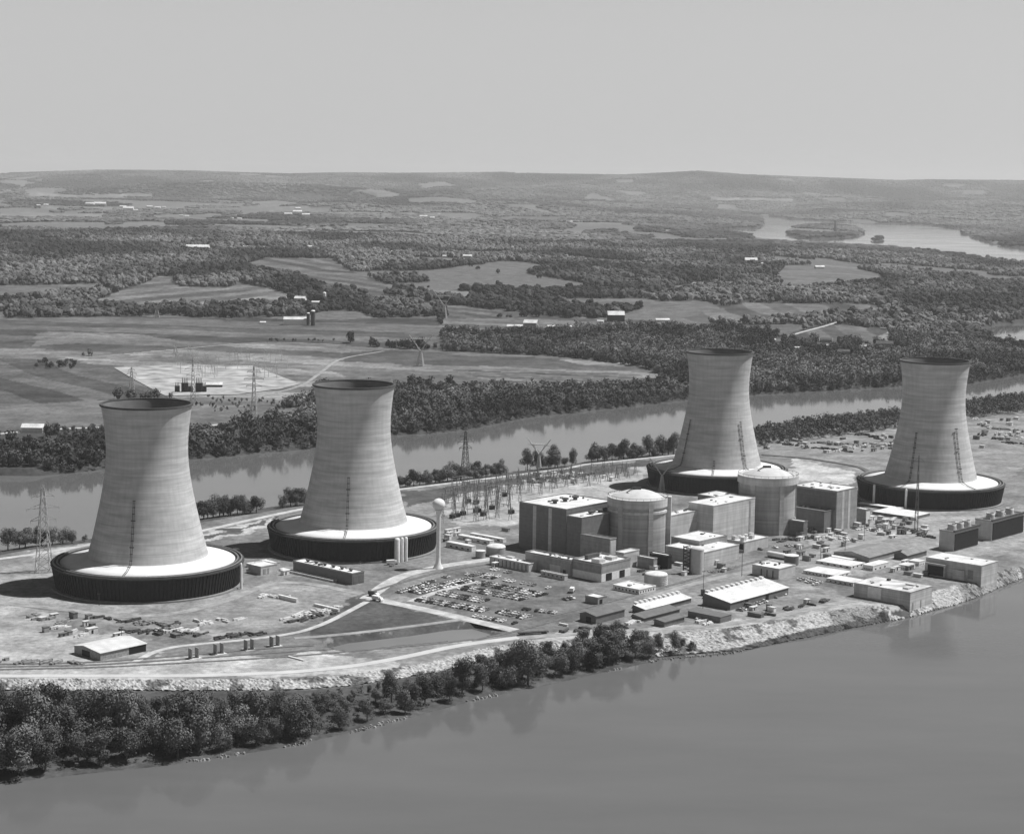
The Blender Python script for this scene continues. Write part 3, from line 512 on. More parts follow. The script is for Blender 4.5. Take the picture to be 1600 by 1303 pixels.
# service buildings in front
t = bld('office_building', 'wide low white building with dark wall slits at the back of the car park', 'office', (826, 893.8), 765, 838.5, ty=882, wall=wallL)
for k in range(9): panel(t, 'wall_slit', 'L', .06 + k * .1, .075 + k * .1, .3, 4.6, openm)
rbox(t, 6, 9, 20, 26, 1.2)
q = MB(); q.box(-6, -1.5, t['dv'] * .72, t['dv'] * .8, 3, 3.4); q.box(-5.8, -5.4, t['dv'] * .73, t['dv'] * .74, -.5, 3); q.box(-5.8, -5.4, t['dv'] * .78, t['dv'] * .79, -.5, 3); q.obj('porch', whitep, t)
t = bld('service_building', 'long grey service building with white roof in front of the dark turbine hall', 'service building', (891, 901.4), 821, 906, ty=877, wall=wallM, par=1); panel(t, 'pale_panel', 'L', .22, .45, .5, 6, wallL)
panel(t, 'door', 'L', .1, .16, 0, 4, openm)
for k in range(4): rvent(t, 5 + 4 * (k % 2), t['dv'] * (.15 + .2 * k), 1.0, .9)
t = bld('service_building', 'two tone service building with two dark openings on its sunny side', 'service building', (939.5, 909.5), 895, 985, ty=884, wall=wallM, par=1.2)
panel(t, 'white_band', 'L', .0, 1, .1, 5.2, whitep); panel(t, 'white_band', 'R', .0, 1, .1, 5.2, whitep); panel(t, 'opening', 'R', .15, .35, .2, 5, openm, .3); panel(t, 'opening', 'R', .62, .8, .2, 5, openm, .3)
rbox(t, 4, 10, 5, 12, 2.6); rbox(t, 18, 24, 6, 12, 2.2); rbox(t, 8, 20, 18, 21, 3.2, m=metalm); rvent(t, 14, 12, 1, 1.2)
t = bld('service_building', 'narrow pale tower block behind the two tone service building', 'service building', (974, 889), 962, 999, ty=865, wall=wallL)
t = bld('modular_office', 'white prefabricated office with rows of small square windows by the ribbed tank', 'office', (998.6, 929), 958, 1024.5, ty=922.3, wall=whitep)
for k in range(7): panel(t, 'window', 'L', .06 + k * .135, .11 + k * .135, 1.0, 2.0, openm)
for k in range(6): panel(t, 'window', 'R', .07 + k * .155, .12 + k * .155, 1.0, 2.0, openm)
t = bld('office_trailer', 'long white trailer parked on the asphalt behind the car park', 'trailer', (882, 907), 845, 887, ty=900, wall=wallL)
for k in range(5): panel(t, 'window', 'L', .1 + k * .18, .16 + k * .18, 1.4, 2.3, openm)
t = bld('storage_shed', 'small grey box shed standing alone between car park and warehouses', 'shed', (934, 945), 914.5, 948, ty=935, wall=wallM)
panel(t, 'door', 'R', .2, .5, 0, 3, openm)
t = bld('storage_shed', 'white box building with a door recess beside the first cooling tower', 'building', (407.5, 898.7), 388, 433, ty=886.5, wall=wallL); panel(t, 'door', 'R', .15, .3, .2, 3.8, wallM); panel(t, 'door', 'R', .42, .5, .2, 3.8, wallM)
t = bld('storage_shed', 'low white roofed shed behind the white box building between the left towers', 'shed', (425, 888), 405, 437, ty=881, wall=wallL)
t = bld('pump_house', 'long narrow pump house with six dark roof vents between the left towers', 'pump house', (550.4, 913.9), 458, 569, ty=897, wall=mat('pump_wall', .16, .8, .1, .3, stripes=('Y', .5, .15)))
for k in range(6): rvent(t, t['du'] * .5, t['dv'] * (.12 + .145 * k), 1.5, 1.6)
panel(t, 'window', 'R', .08, .45, .6, 5.2, mat('glazing', .12, .2, .2, 1)); panel(t, 'window', 'R', .55, .92, .6, 5.2, mat('glazing', .12))
t = bld('settling_channel', 'low concrete channel lying in front of the pump house', 'channel', (520, 910), 436, 527, h=1.2, wall=concW, par=0); 
for i, (a, lab) in enumerate([(((737, 862), 697, 744, 854), 'white site cabin nearest the water tower'), (((765, 851.5), 716, 772, 845), 'long white site cabin behind the squat tank'), (((786, 848), 734, 791, 842.5), 'rearmost white site cabin beside the switchyard fence')]):
    t = bld('site_cabin', lab, 'cabin', a[0], a[1], a[2], ty=a[3], wall=whitep, par=0)
    for k in range(4): panel(t, 'window', 'L', .1 + k * .22, .18 + k * .22, .8, 1.7, openm)
# gabled sheds: ridge along u
def gable(name, label, cat, Fp, Lx, Rx, ty, rise, ridge=.5, wall=None, roof=None, open_=None, group=None, zb=0.0, ang=None, dims=None, P=None, h=None, notch=0):
    if dims is None:
        P, h, du, dv = frame(Fp, Lx, Rx, ty, None, False, zb)
    else: du, dv = dims
    t = thing(name, label, cat, (P[0], P[1], zb), AN if ang is None else ang, group); h -= zb; o_ = .5; ym = dv * ridge
    q = MB(); q.add([(0, 0, -1), (du, 0, -1), (du, dv, -1), (0, dv, -1), (0, 0, h), (du, 0, h), (du, dv, h), (0, dv, h), (0, ym, h + rise), (du, ym, h + rise)],
                    [(0, 1, 5, 4), (2, 3, 7, 6), (0, 4, 8, 7, 3), (1, 2, 6, 9, 5)]); q.obj('wall', wall or wallM, t)
    for nm, y0, y1, z0, z1 in (('roof_slope', -o_, ym, h - o_ * rise / max(ym, .1), h + rise), ('roof_slope', dv + o_, ym, h - o_ * rise / max(dv - ym, .1), h + rise)):
        q = MB(); e = .25; q.add([(-o_, y0, z0), (du + o_, y0, z0), (du + o_, y1, z1), (-o_, y1, z1), (-o_, y0, z0 + e), (du + o_, y0, z0 + e), (du + o_, y1, z1 + e), (-o_, y1, z1 + e)],
              [(0, 1, 2, 3), (4, 7, 6, 5), (0, 4, 5, 1), (1, 5, 6, 2), (2, 6, 7, 3), (3, 7, 4, 0)]); q.obj(nm, (roof or roofm), t)
    if notch:
        for k in range(notch):
            q = MB(); x = du * (k + .5) / notch; q.box(x - 1.1, x + 1.1, ym - 1.3, ym + 1.3, h + rise + .1, h + rise + 1.5); q.obj('ridge_vent', whitep, t)
    t['h'] = h; t['du'] = du; t['dv'] = dv
    return t
t = gable('warehouse', 'largest warehouse with a broad sunlit roof and cars along its side', 'warehouse', (1141, 953.5), 1098, 1232, 942, 3.0, .92, wallD, notch=12)
panel(t, 'door', 'R', .25, .3, 0, 4, openm); panel(t, 'door', 'R', .6, .65, 0, 4, openm)
t = gable('warehouse', 'smaller warehouse with narrow pale roof between dark lean-to sheds', 'warehouse', (1008, 960), 988, 1080, 952.5, 1.6, .9, wallD, notch=10)
t = gable('lumber_shed', 'grey roofed lean-to in front of the smaller warehouse, lower half', 'shed', (1006, 972), 987, 1062, 966, 1.2, .9, wallD, greyroof)
t = gable('lumber_shed', 'short dark roofed shed nearest the riverbank trees', 'shed', (1038, 980), 1022, 1069.5, 972, .8, .85, wallD, greyroof)
t = gable('lumber_shed', 'dark gabled shed left of the smaller warehouse', 'shed', (931, 975), 906, 976, 963, 1.5, .6, wallD, greyroof); panel(t, 'door', 'L', .3, .6, 0, 3.5, openm)
t = bld('lumber_shed', 'long low dark shed in front of the largest warehouse', 'shed', (1125.4, 974), 1075, 1143, ty=964.6, wall=wallD, roof=greyroof, par=0)
t = bld('lumber_shed', 'small square dark shed near the rock bank right of the long low shed', 'shed', (1189, 966), 1168, 1194, ty=960, wall=wallD, roof=greyroof, par=0)
t = gable('track_shed', 'pale roofed shed with an open dark bay beside the railway tracks at left', 'shed', (157, 1032.6), 116, 228.5, 1020.5, 1.5, .62, mat('weathered_wall', .30, .8, .3, .8), mat('sheet_roof', .52, .8, .15, .2))
panel(t, 'open_bay', 'R', .62, .99, .2, 4.2, openm); panel(t, 'door', 'L', .4, .7, .2, 3.5, openm)
t = gable('store_shed', 'grey double roofed store hall behind the white trailer cluster', 'store', (1358, 879), 1303, 1409, 871.5, 2.4, .5, wallM, mat('mid_roof', .2, .8, .2, .3))
t = gable('store_shed', 'small dark gabled store left of the farther river intake', 'store', (1417, 876), 1397, 1448, 868, 2.0, .5, wallD, mat('mid_roof', .2))
t = bld('lab_building', 'white flat roofed block with slanted end wall beside the trailer cluster', 'building', (1216.5, 905), 1175.5, 1243, ty=890, wall=wallL)
for k in range(3): panel(t, 'wall_slit', 'L', .2 + k * .22, .23 + k * .22, .5, 5, openm)
rvent(t, 8, 20, .8, 1.2); rvent(t, 14, 9, .8, 1.2)
for i, (a, lab) in enumerate([(((1426, 812.5), 1363, 1453, 808), 'wide white roofed shed below the fourth cooling tower'), (((1405, 799), 1341, 1412, 795), 'long pale roofed shed against the fourth cooling tower ring')]):
    bld('low_shed', lab, 'shed', a[0], a[1], a[2], ty=a[3], wall=wallD, par=0)
# trailers cluster
for i, (fx, fy, lx, rx, ty_, lab) in enumerate([(1285, 901, 1255, 1308, 896, 'white office trailer at the left end of the trailer cluster'), (1306, 904, 1284, 1330, 899.5, 'white office trailer second in the cluster, next to the left one'),
     (1333, 916, 1291, 1350, 910.5, 'large double white trailer nearest the near river intake'), (1330, 889, 1275, 1352, 885, 'long white trailer along the back of the trailer cluster'), (1364, 892, 1348, 1390, 884.5, 'white trailer standing apart below the double roofed hall'),
     (1330, 878, 1292, 1355, 874.5, 'pale flat canopy roof behind the white trailer cluster'), (1418, 891, 1404, 1430, 884, 'small white cabin left of the farther river intake'), (1436, 884.5, 1420, 1446, 878, 'white roofed trailer touching the farther river intake')]):
    t = bld('office_trailer', lab, 'trailer', (fx, fy), lx, rx, ty=ty_, wall=whitep, par=0)
    for k in range(5): panel(t, 'window', 'L', .08 + k * .18, .14 + k * .18, .6, 1.3, openm)
    for k in range(3): panel(t, 'window', 'R', .12 + k * .28, .2 + k * .28, .6, 1.3, openm)
# river intakes
inw = mat('intake_concrete', .46, .85, .2, .2, z=.5, vert=1.4)
t = bld('river_intake', 'nearer river intake block with stained pale roof rising from the water', 'intake building', (1421, 962), 1334.5, 1456.5, ty=926, zb=WL, wall=inw, roof=mat('stained_roof', .5, .9, .45, .12), par=.2)
panel(t, 'pale_panel', 'L', .50, .74, 7.2, 14, whitep, .8); rbox(t, 6, 12, 5, 9, 1.2); rbox(t, 18, 22, 8, 14, 1.0); panel(t, 'gate', 'R', .1, .16, 1, 8, wallM); panel(t, 'gate', 'R', .48, .52, 1, 8, wallM)
t = bld('river_intake', 'farther river intake block with two framed wall panels at the right edge', 'intake building', (1532, 926), 1447, 1559, ty=884.5, zb=WL, wall=inw, par=.2)
panel(t, 'framed_panel', 'L', .62, .98, 6.5, 15, wallL, 2.5); panel(t, 'framed_panel', 'L', .28, .48, 6.5, 13, wallL, 2.0); panel(t, 'hatch', 'L', .14, .24, 8, 14, wallM)
panel(t, 'opening', 'L', .64, .93, 7, 13.8, openm, 2.6)
# mechanical draft cooling blocks
for (fx, fy, lx, rx, ty_, lab) in [(1490, 861.5, 1468, 1529, 832, 'dark louvred cooling block with three fan stacks behind the farther intake'), (1549, 845, 1524, 1600, 815, 'dark louvred cooling block cut by the right edge, beyond the fan stack one')]:
    t = bld('draft_tower', lab, 'cooling block', (fx, fy), lx, rx, ty=ty_, wall=wallL, roof=greyroof, par=.8)
    panel(t, 'louver_face', 'R', .02, .98, .5, t['h'] - 1.5, dark, .5); q = MB(); q.box(-1, t['du'] + 1, -1.2, .4, t['h'] + .2, t['h'] + 1.4); q.obj('edge_beam', ladm, t)
    for k in range(3):
        q = MB(); x = t['du'] * (.2 + .3 * k); y = t['dv'] * .5; z = t['h'] + .2; q.lathe([(3.6, z), (3.0, z + 2.5), (3.2, z + 4.4), (2.9, z + 4.4), (2.7, z + 1)], 20, (x, y)); q.obj('fan_stack', wallL, t, True)
pl = None
for px_, py_, top, wh in [(1098, 958, 893, 'between the two warehouses'), (1159, 900, 862, 'beside the control building yard'), (1282, 876, 845, 'at the left end of the trailer cluster'), (1350, 845, 812, 'in the work yard by the far turbine hall'), (155, 946, 928, 'at the foot of the first cooling tower'), (190, 1000, 980, 'behind the track shed'), (1320, 870, 838, 'beside the double roofed store hall')]:
    P = G(px_, py_); hh = solve(lambda z: -W(P[0], P[1], z)[1], -top, 0, 60); t = thing('light_pole', 'thin dark pole ' + wh, 'pole', (P[0], P[1], 0), .4)
    q = MB(); q.lathe([(.22, -.3), (.12, hh)], 8); q.obj('pole', ladm, t); q = MB(); q.box(-1.1, 1.1, -.2, .2, hh, hh + .35); q.obj('lamp_head', ladm, t)
# ------------------------------------------------------------------ tanks, water tower
def tank(name, label, cx, ybase, rpx, ty, dome=.25, m=None, ribs=0, cat='tank', base_front=True):
    P = G(cx, ybase); s_ = F / P[1]; r = rpx / s_; P = (P[0], P[1] + r); hh = solve(lambda z: -W(P[0], P[1], z)[1], -ty, 0, 60)
    t = thing(name, label, cat, (P[0], P[1], 0), 0); hw = hh - r * dome
    q = MB(); q.lathe([(r, -.5), (r, hw)], 40); q.obj('wall', m or wallL, t, True)
    q = MB(); q.lathe([(r + .12, hw - .25)] + [(max((r + .12) * math.cos(a), .02), hw + r * dome * math.sin(a)) for a in np.linspace(0, math.pi / 2, 8)], 40); q.obj('roof', roofm if m is None or m is not wallM else roofm, t, True)
    for k in range(ribs):
        z = hw * (k + .5) / ribs; q = MB(); q.lathe([(r + .02, z - .2), (r + .3, z - .2), (r + .3, z + .2), (r + .02, z + .2)], 40); q.obj('rib', wallL, t)
    return t, P, r, hh
tank('ribbed_tank', 'squat white tank with ribbed sides by the prefabricated office', 1026, 917, 18, 893, .2, wallL, 6)
t, P, r, hh = tank('vertical_tank', 'tall white round shouldered tank with a dark stair frame beside it', 1089.7, 898, 10.7, 853, .45, mat('pale_tank', .45, .7, .1, .4))
q = MB()
for z in np.arange(0, hh, 2.4):
    q.bar((-r - .5, -1.5, z), (-r - 4.5, -1.5, z + 1.2), .5); q.bar((-r - 4.5, -1.5, z + 1.2), (-r - .5, -1.5, z + 2.4), .5)
for x in (-r - .4, -r - 4.6): q.bar((x, -1.5, 0), (x, -1.5, hh), .6); q.bar((x, .5, 0), (x, .5, hh), .6)
q.obj('stair_frame', ladm, t); q = MB(); q.lathe([(.02, hh - 2.4)] + [(1.7 * math.sin(a), hh - 1.0 - 1.5 * math.cos(a)) for a in np.linspace(.1, 3.1, 8)], 12, (-r - 1.6, -1)); q.obj('relief_drum', whitep, t, True)
tank('dome_tank', 'wide pale tank with domed roof beside the white office building', 774.5, 870, 15.3, 849.5, .3, wallM)
tank('squat_tank', 'small grey open tank between site cabins and the domed tank', 750.5, 873, 7.8, 859.5, .05, wallM)
tank('silo_tank', 'small dark flared hopper tank beside the slanted white block', 1238, 884, 11.5, 866.5, .05, wallD)
tank('valve_tank', 'tiny round tank on the rim side of the first cooling tower', 368, 866, 5.5, 856, .3, wallM)
P = G(684.5, 888); zs_ = solve(lambda z: -W(P[0], P[1], z)[1], -788, 0, 90); rs = 10.3 / F * P[1]
t = thing('water_tower', 'white globe water tower on a slim column beside the second cooling tower', 'water tower', (P[0], P[1], 0))
q = MB(); q.lathe([(3.6, -.3), (2.9, 1.5), (1.7, 4), (1.45, 8), (1.35, zs_ - 8), (1.8, zs_ - 5.6), (2.9, zs_ - 3.4)], 24); q.obj('column', whitep, t, True)
q = MB(); q.lathe([(max(rs * math.sin(a), .02), zs_ + rs * .93 * math.cos(a)) for a in np.linspace(math.pi, 0, 20)], 32); q.obj('globe_tank', whitep, t, True)
# ------------------------------------------------------------------ pier pairs, yard stacks
pm = mat('pier_concrete', .28, .85, .15, .5); pads = mat('pad_concrete', .5, .9, .1, .5)
P = G(303, 1028); t0 = thing('wall_pier_pair', 'leftmost of the four paired concrete fins beside the railway tracks', 'concrete piers', (P[0], P[1], 0), R(38), 'paired concrete fins beside the tracks')
q = MB(); q.box(-3.5, 3.5, -3, 3, -.5, .25); q.obj('pad', pads, t0)
q = MB(); q.box(-2.4, -1.9, -1.9, 1.9, .25, 5.6); q.obj('fin', pm, t0); q = MB(); q.box(1.6, 2.1, -1.9, 1.9, .25, 5.6); q.obj('fin', pm, t0)
for (a, b_), lab in zip([(342, 1021), (389.5, 1014.5), (429.5, 1009)], ['paired concrete fins second from the left, behind a small white tank', 'paired concrete fins third from the left beside the tracks', 'rightmost of the four paired concrete fins, nearest the pond']):
    P = G(a, b_); dup(t0, (P[0], P[1], 0), R(38), lab)
def heap(P, L, Wd, k, hmax, tones, ang, seed):
    rr_ = random.Random(seed); q = MB()
    for _ in range(k):
        x = rr_.uniform(-L / 2, L / 2); y = rr_.uniform(-Wd / 2, Wd / 2); l = rr_.uniform(1.5, 6); w_ = rr_.uniform(.6, 1.8); h = rr_.uniform(.3, hmax)
        q.box(x - l / 2, x + l / 2, y - w_ / 2, y + w_ / 2, -.2, h + rr_.uniform(-.01, .01))
    return q
hd = mat('dark_stock', .06, .8, .4, .8); hl = mat('pale_stock', .5, .8, .25, .8); hm_ = mat('mixed_stock', .2, .8, .5, .6)
HEAPS = [((150, 965), (290, 978), 7, hd, 'dark steel stock'), ((190, 985), (320, 992), 8, hd, 'dark steel stock'), ((42, 962), (120, 975), 5, hm_, 'mixed stock'), ((85, 978), (130, 995), 4, hl, 'pale boards'), ((300, 975), (380, 968), 4, hl, 'pale boards'), ((215, 972), (300, 988), 7, hm_, 'mixed stock'),
         ((250, 985), (310, 985), 5, hl, 'pale boards'), ((0, 1034), (130, 1038), 6, hm_, 'mixed stock'), ((340, 996), (420, 988), 5, hd, 'dark steel stock'), ((445, 968), (530, 950), 7, hl, 'pale boards'), ((450, 972), (525, 957), 5, hd, 'dark steel stock'), ((405, 930), (450, 936), 4, hl, 'pale boards')]
HG = [((1255, 828), (1400, 822), 13, hm_, 'mixed construction stock'), ((1290, 820), (1390, 832), 9, hl, 'pale construction stock'), ((1210, 845), (1300, 838), 10, hd, 'dark construction stock'), ((1290, 838), (1330, 845), 6, hl, 'pale construction stock'), ((1400, 825), (1460, 840), 8, hd, 'dark construction stock')]
HF = [((1220, 690), (1400, 700), 18, hm_, 'scattered stock'), ((1230, 697), (1330, 705), 8, hd, 'dark scrap'), ((1290, 705), (1420, 690), 9, hl, 'pale stock'), ((1340, 680), (1420, 690), 8, hd, 'dark scrap'), ((1525, 665), (1640, 680), 10, hm_, 'scattered stock'), ((1525, 680), (1620, 700), 9, hd, 'dark scrap'), ((1520, 655), (1600, 690), 9, hl, 'pale stock'),
      ((830, 755), (930, 742), 10, hm_, 'scattered stock'), ((850, 748), (900, 738), 5, hl, 'pale stock')]
HM = [((1000, 893), (1010, 897), 2, hd, 'dark equipment'), ((1110, 895), (1150, 885), 5, hm_, 'mixed equipment'), ((980, 975), (1000, 970), 3, hl, 'pale boards'), ((1090, 968), (1110, 975), 3, hl, 'pale boards'), ((880, 985), (980, 982), 8, hd, 'dark rail stock'), ((1200, 960), (1300, 935), 6, hd, 'dark equipment')]
for lst, where, grp, big in ((HEAPS, 'in the yard in front of the first cooling tower', 'stock heaps in the left yard', 11), (HG, 'in the work yard beside the far turbine hall', 'stock heaps in the work yard', 9), (HF, 'in the far yard beside the back channel', 'stock heaps in the far yard', 14), (HM, 'on open ground by the warehouses', 'stock heaps by the warehouses', 7)):
    for (a, b_, k, m_, tn) in lst:
        for j in range(k):
            f_ = (j + random.random() * .7) / k; P = G(a[0] + (b_[0] - a[0]) * f_, a[1] + (b_[1] - a[1]) * f_ + random.uniform(-2.5, 2.5))
            L_ = random.uniform(.5, 1) * big; o = heap(P, L_, L_ * .5, random.randint(6, 12), 1.5 if big < 12 else 2.2, None, 0, random.random()).obj('stock_heap', m_, None, False, (P[0], P[1], 0), random.choice([AN, AN + math.pi / 2, AN + .3]))
            tag(o, 'low heap of ' + tn + ' ' + where, 'stock heap', grp)
for i, (fx, fy, lx, rx, ty_, lab) in enumerate([(463, 941.5, 434, 466, 936, 'long white container on the bare ground beyond the first tower'), (528, 955.5, 490, 531, 952, 'flat white slab like container beside the dirt road junction'), (474, 1033, 450, 476, 1031.5, 'thin white slab lying by the dike road left of the pond'), (886, 979, 873, 888, 976, 'white van like box on the road by the river trees')]):
    bld('container', lab, 'container', (fx, fy), lx, rx, ty=ty_, wall=whitep, par=0)
P = G(1212, 872); t = thing('tank_trailer', 'white cylindrical tank trailer parked by the boxy control building', 'tank trailer', (P[0], P[1], 0), AN - math.pi / 2)
q = MB(); q.lathe([(.02, 0), (1.6, .3), (1.9, .8), (1.9, 14), (1.6, 14.6), (.02, 15)], 16); o = q.obj('drum', whitep, t, True); o.rotation_euler = (0, R(90), 0); o.location = (-7, 0, 2.6)
q = MB(); q.box(-6, 7, -.9, .9, .3, 1.0); q.box(8, 10.4, -1.2, 1.2, .4, 3); q.obj('chassis', hd, t)
q = MB(); P = G(833, 990.5)
t = thing('flat_car', 'long dark flat railway wagon on the riverside track', 'wagon', (P[0], P[1], 0), R(18))
q.box(-9, 9, -1.4, 1.4, .9, 1.5); q.obj('deck', hd, t)
for x in (-6.5, 6.5): q = MB(); q.box(x - 1.3, x + 1.3, -1.1, 1.1, 0, .85); q.obj('bogie', ladm, t)
# ------------------------------------------------------------------ lattice pylons and gantries
st_l = mat('galvanised_steel', .42, .6, .1, 1); st_d = mat('dark_gantry_steel', .16, .7, .2, 1)
def pylon(name, label, P, z, hh, base, arms, m, th_=.3, rz=0, vee=False, group=None):
    t = thing(name, label, 'pylon', (P[0], P[1], z), rz, group); q = MB()
    top = base * .16; hs = [hh * k / 9 for k in range(10)]
    if vee: hs = [h_ * .55 for h_ in hs]; top = base * .3
    def wd(h_): return base / 2 + (top - base) / 2 * (h_ / hs[-1])
    for sx, sy in ((1, 1), (1, -1), (-1, -1), (-1, 1)): q.bar((sx * base / 2, sy * base / 2, 0), (sx * top / 2, sy * top / 2, hs[-1]), th_)
    for a, b_ in zip(hs[:-1], hs[1:]):
        A, B = wd(a), wd(b_)
        for s_ in (1, -1):
            q.bar((A, s_ * A, a), (-B, s_ * B, b_), th_ * .6); q.bar((-A, s_ * A, a), (B, s_ * B, b_), th_ * .6); q.bar((s_ * A, A, a), (s_ * B, -B, b_), th_ * .6); q.bar((s_ * A, -A, a), (s_ * B, B, b_), th_ * .6)
    q.obj('lattice_body', m, t); q = MB()
    if vee:
        s0 = hs[-1]; W2 = hh * .34
        for sx in (1, -1):
            for sy in (top / 2, -top / 2): q.bar((0, sy, s0), (sx * W2, sy, hh), th_); q.bar((sx * top, sy, s0 + 1), (sx * W2 * .8, -sy, hh), th_ * .7); q.bar((sx * W2, sy, hh), (sx * (W2 + 3), sy, hh + 4), th_)
            for k in range(5):
                f0 = k / 5; q.bar((sx * W2 * f0, top / 2, s0 + (hh - s0) * f0), (sx * W2 * (f0 + .2), -top / 2, s0 + (hh - s0) * (f0 + .2)), th_ * .7)
        for y in (top / 2, -top / 2): q.bar((-W2 - 2, y, hh - 1.5), (W2 + 2, y, hh - 1.5), th_)
        for k in range(10):
            x = -W2 + 2 * W2 * k / 10; q.bar((x, top / 2, hh), (x + W2 * .2, -top / 2, hh - 1.5), th_ * .6)
    else:
        for f_, l in arms:
            for s_ in (1, -1):
                w0 = wd(hh * f_); q.bar((s_ * w0, 0, hh * f_), (s_ * l, 0, hh * f_ - .3), th_); q.bar((s_ * w0, 0, hh * f_ + 2.6), (s_ * l, 0, hh * f_), th_ * .8); q.bar((s_ * l, 0, hh * f_), (s_ * l, 0, hh * f_ - 2.2), th_ * .5)
        q.bar((0, 0, hh * .98), (0, 0, hh * 1.04), th_)
    q.obj('crossarm', m, t)
    return t
# ------------------------------------------------------------------ small site huts, drums and a crane
for (x0, x1, y0, y1, k, where) in [(1250, 1345, 822, 848, 20, 'in the work yard beside the far turbine hall'), (1345, 1460, 812, 842, 22, 'in the open yard below the fourth cooling tower'), (1225, 1320, 850, 880, 9, 'around the tank trailer'), (1010, 1150, 880, 905, 7, 'on the ground near the vertical tank'),
        (1195, 1420, 668, 708, 26, 'in the far yard between the right towers'), (1530, 1600, 655, 700, 14, 'in the far yard at the right edge'), (810, 960, 738, 758, 12, 'along the dike behind the turbine hall'), (690, 800, 825, 850, 7, 'by the plant switchyard fence'), (380, 460, 880, 905, 5, 'between the two left towers'), (60, 300, 965, 1000, 9, 'in the left stock yard'), (1090, 1330, 925, 968, 9, 'by the riverside warehouses'), (1395, 1450, 880, 905, 6, 'between the river intakes')]:
    for j in range(int(k * 1.5)):
        px_, py_ = random.uniform(x0, x1), random.uniform(y0, y1); P = G(px_, py_); a = random.uniform(2.5, 7); b_ = random.uniform(2, 3.4); hh = random.uniform(1.6, 3.6)
        if any(math.hypot(P[0] - c[0], P[1] - c[1]) < 66 for c in TC) or sd(np.array([P[0]]), np.array([P[1]]), PLAT)[0] < 4: continue
        c_ = random.choice([('white', whitep, roofm), ('pale', wallL, roofm), ('grey', wallM, greyroof), ('dark', wallD, greyroof)])
        t = thing('site_hut', 'small ' + c_[0] + ' site hut ' + where, 'hut', (P[0], P[1], 0), AN + random.choice((0, math.pi / 2)) + random.uniform(-.1, .1), 'site huts ' + where)
        q = MB(); q.box(0, a, 0, b_, -.3, hh); q.obj('wall', c_[1], t); q = MB(); q.box(-.2, a + .2, -.2, b_ + .2, hh, hh + .25); q.obj('roof', c_[2], t)
        q = MB(); q.box(a * .3, a * .5, -.08, -.01, .1, hh * .75); q.obj('door', openm, t)
P = G(1431, 834); pylon('lattice_crane', 'slim dark lattice crane mast standing in front of the fourth cooling tower', P, 0, solve(lambda z: -W(P[0], P[1], z)[1], -712, 0, 90), 2.6, [(.93, 4)], st_d, .2)
# ------------------------------------------------------------------ cars
def car_meshes():
    q = MB(); L, w_ = 2.5, .95      # outline of the body, extruded across, shoulders pulled in
    pr = [(-L, .35), (-L, .85), (-L + .15, .98), (-1.55, 1.02), (1.15, 1.0), (L - .15, .88), (L, .7), (L, .35)]
    q.add([(x, -w_, z) for x, z in pr] + [(x, w_, z) for x, z in pr], [tuple(range(8))] + [tuple(range(15, 7, -1))] + [(i, 8 + i, 8 + (i + 1) % 8, (i + 1) % 8) for i in range(8)])
    q.add([(-1.0, -.68, 1.47), (.35, -.68, 1.47), (.35, .68, 1.47), (-1.0, .68, 1.47), (-1.05, -.7, 1.42), (.4, -.7, 1.42), (.4, .7, 1.42), (-1.05, .7, 1.42)], [(0, 1, 2, 3), (0, 4, 5, 1), (1, 5, 6, 2), (2, 6, 7, 3), (3, 7, 4, 0)])
    for x in (-1.6, 1.55):
        for y in (-.85, .85): q.box(x - .32, x + .32, y - .11, y + .11, 0, .64)
    g = MB(); g.add([(-1.75, -.88, 1.01), (1.05, -.88, 1.0), (1.05, .88, 1.0), (-1.75, .88, 1.01), (-1.05, -.7, 1.42), (.4, -.7, 1.42), (.4, .7, 1.42), (-1.05, .7, 1.42)], [(4, 5, 6, 7), (0, 1, 5, 4), (1, 2, 6, 5), (2, 3, 7, 6), (3, 0, 4, 7)])
    return q, g
CARS = {}
glass = mat('car_glass', .02, .15, 0, 1, .5)
for nm, tn in (('white', .75), ('pale', .42), ('grey', .18), ('dark', .04)):
    a, b_ = car_meshes(); r_ = a.obj('parked_car', mat('car_paint_' + nm, tn, .3, 0, 1, .5)); g_ = b_.obj('windows', glass, r_); CARS[nm] = [r_, False]
def place_car(x, y, rz, nm, where, group):
    r_, used = CARS[nm]; lab = nm + ' car ' + where
    if not used: r_.location = (x, y, .12); r_.rotation_euler = (0, 0, rz); tag(r_, lab, 'car', group); CARS[nm][1] = True; return
    c = r_.copy(); C.objects.link(c); c.location = (x, y, .12); c.rotation_euler = (0, 0, rz); c['label'] = lab; c['group'] = group
    for ch in r_.children: d = ch.copy(); C.objects.link(d); d.parent = c
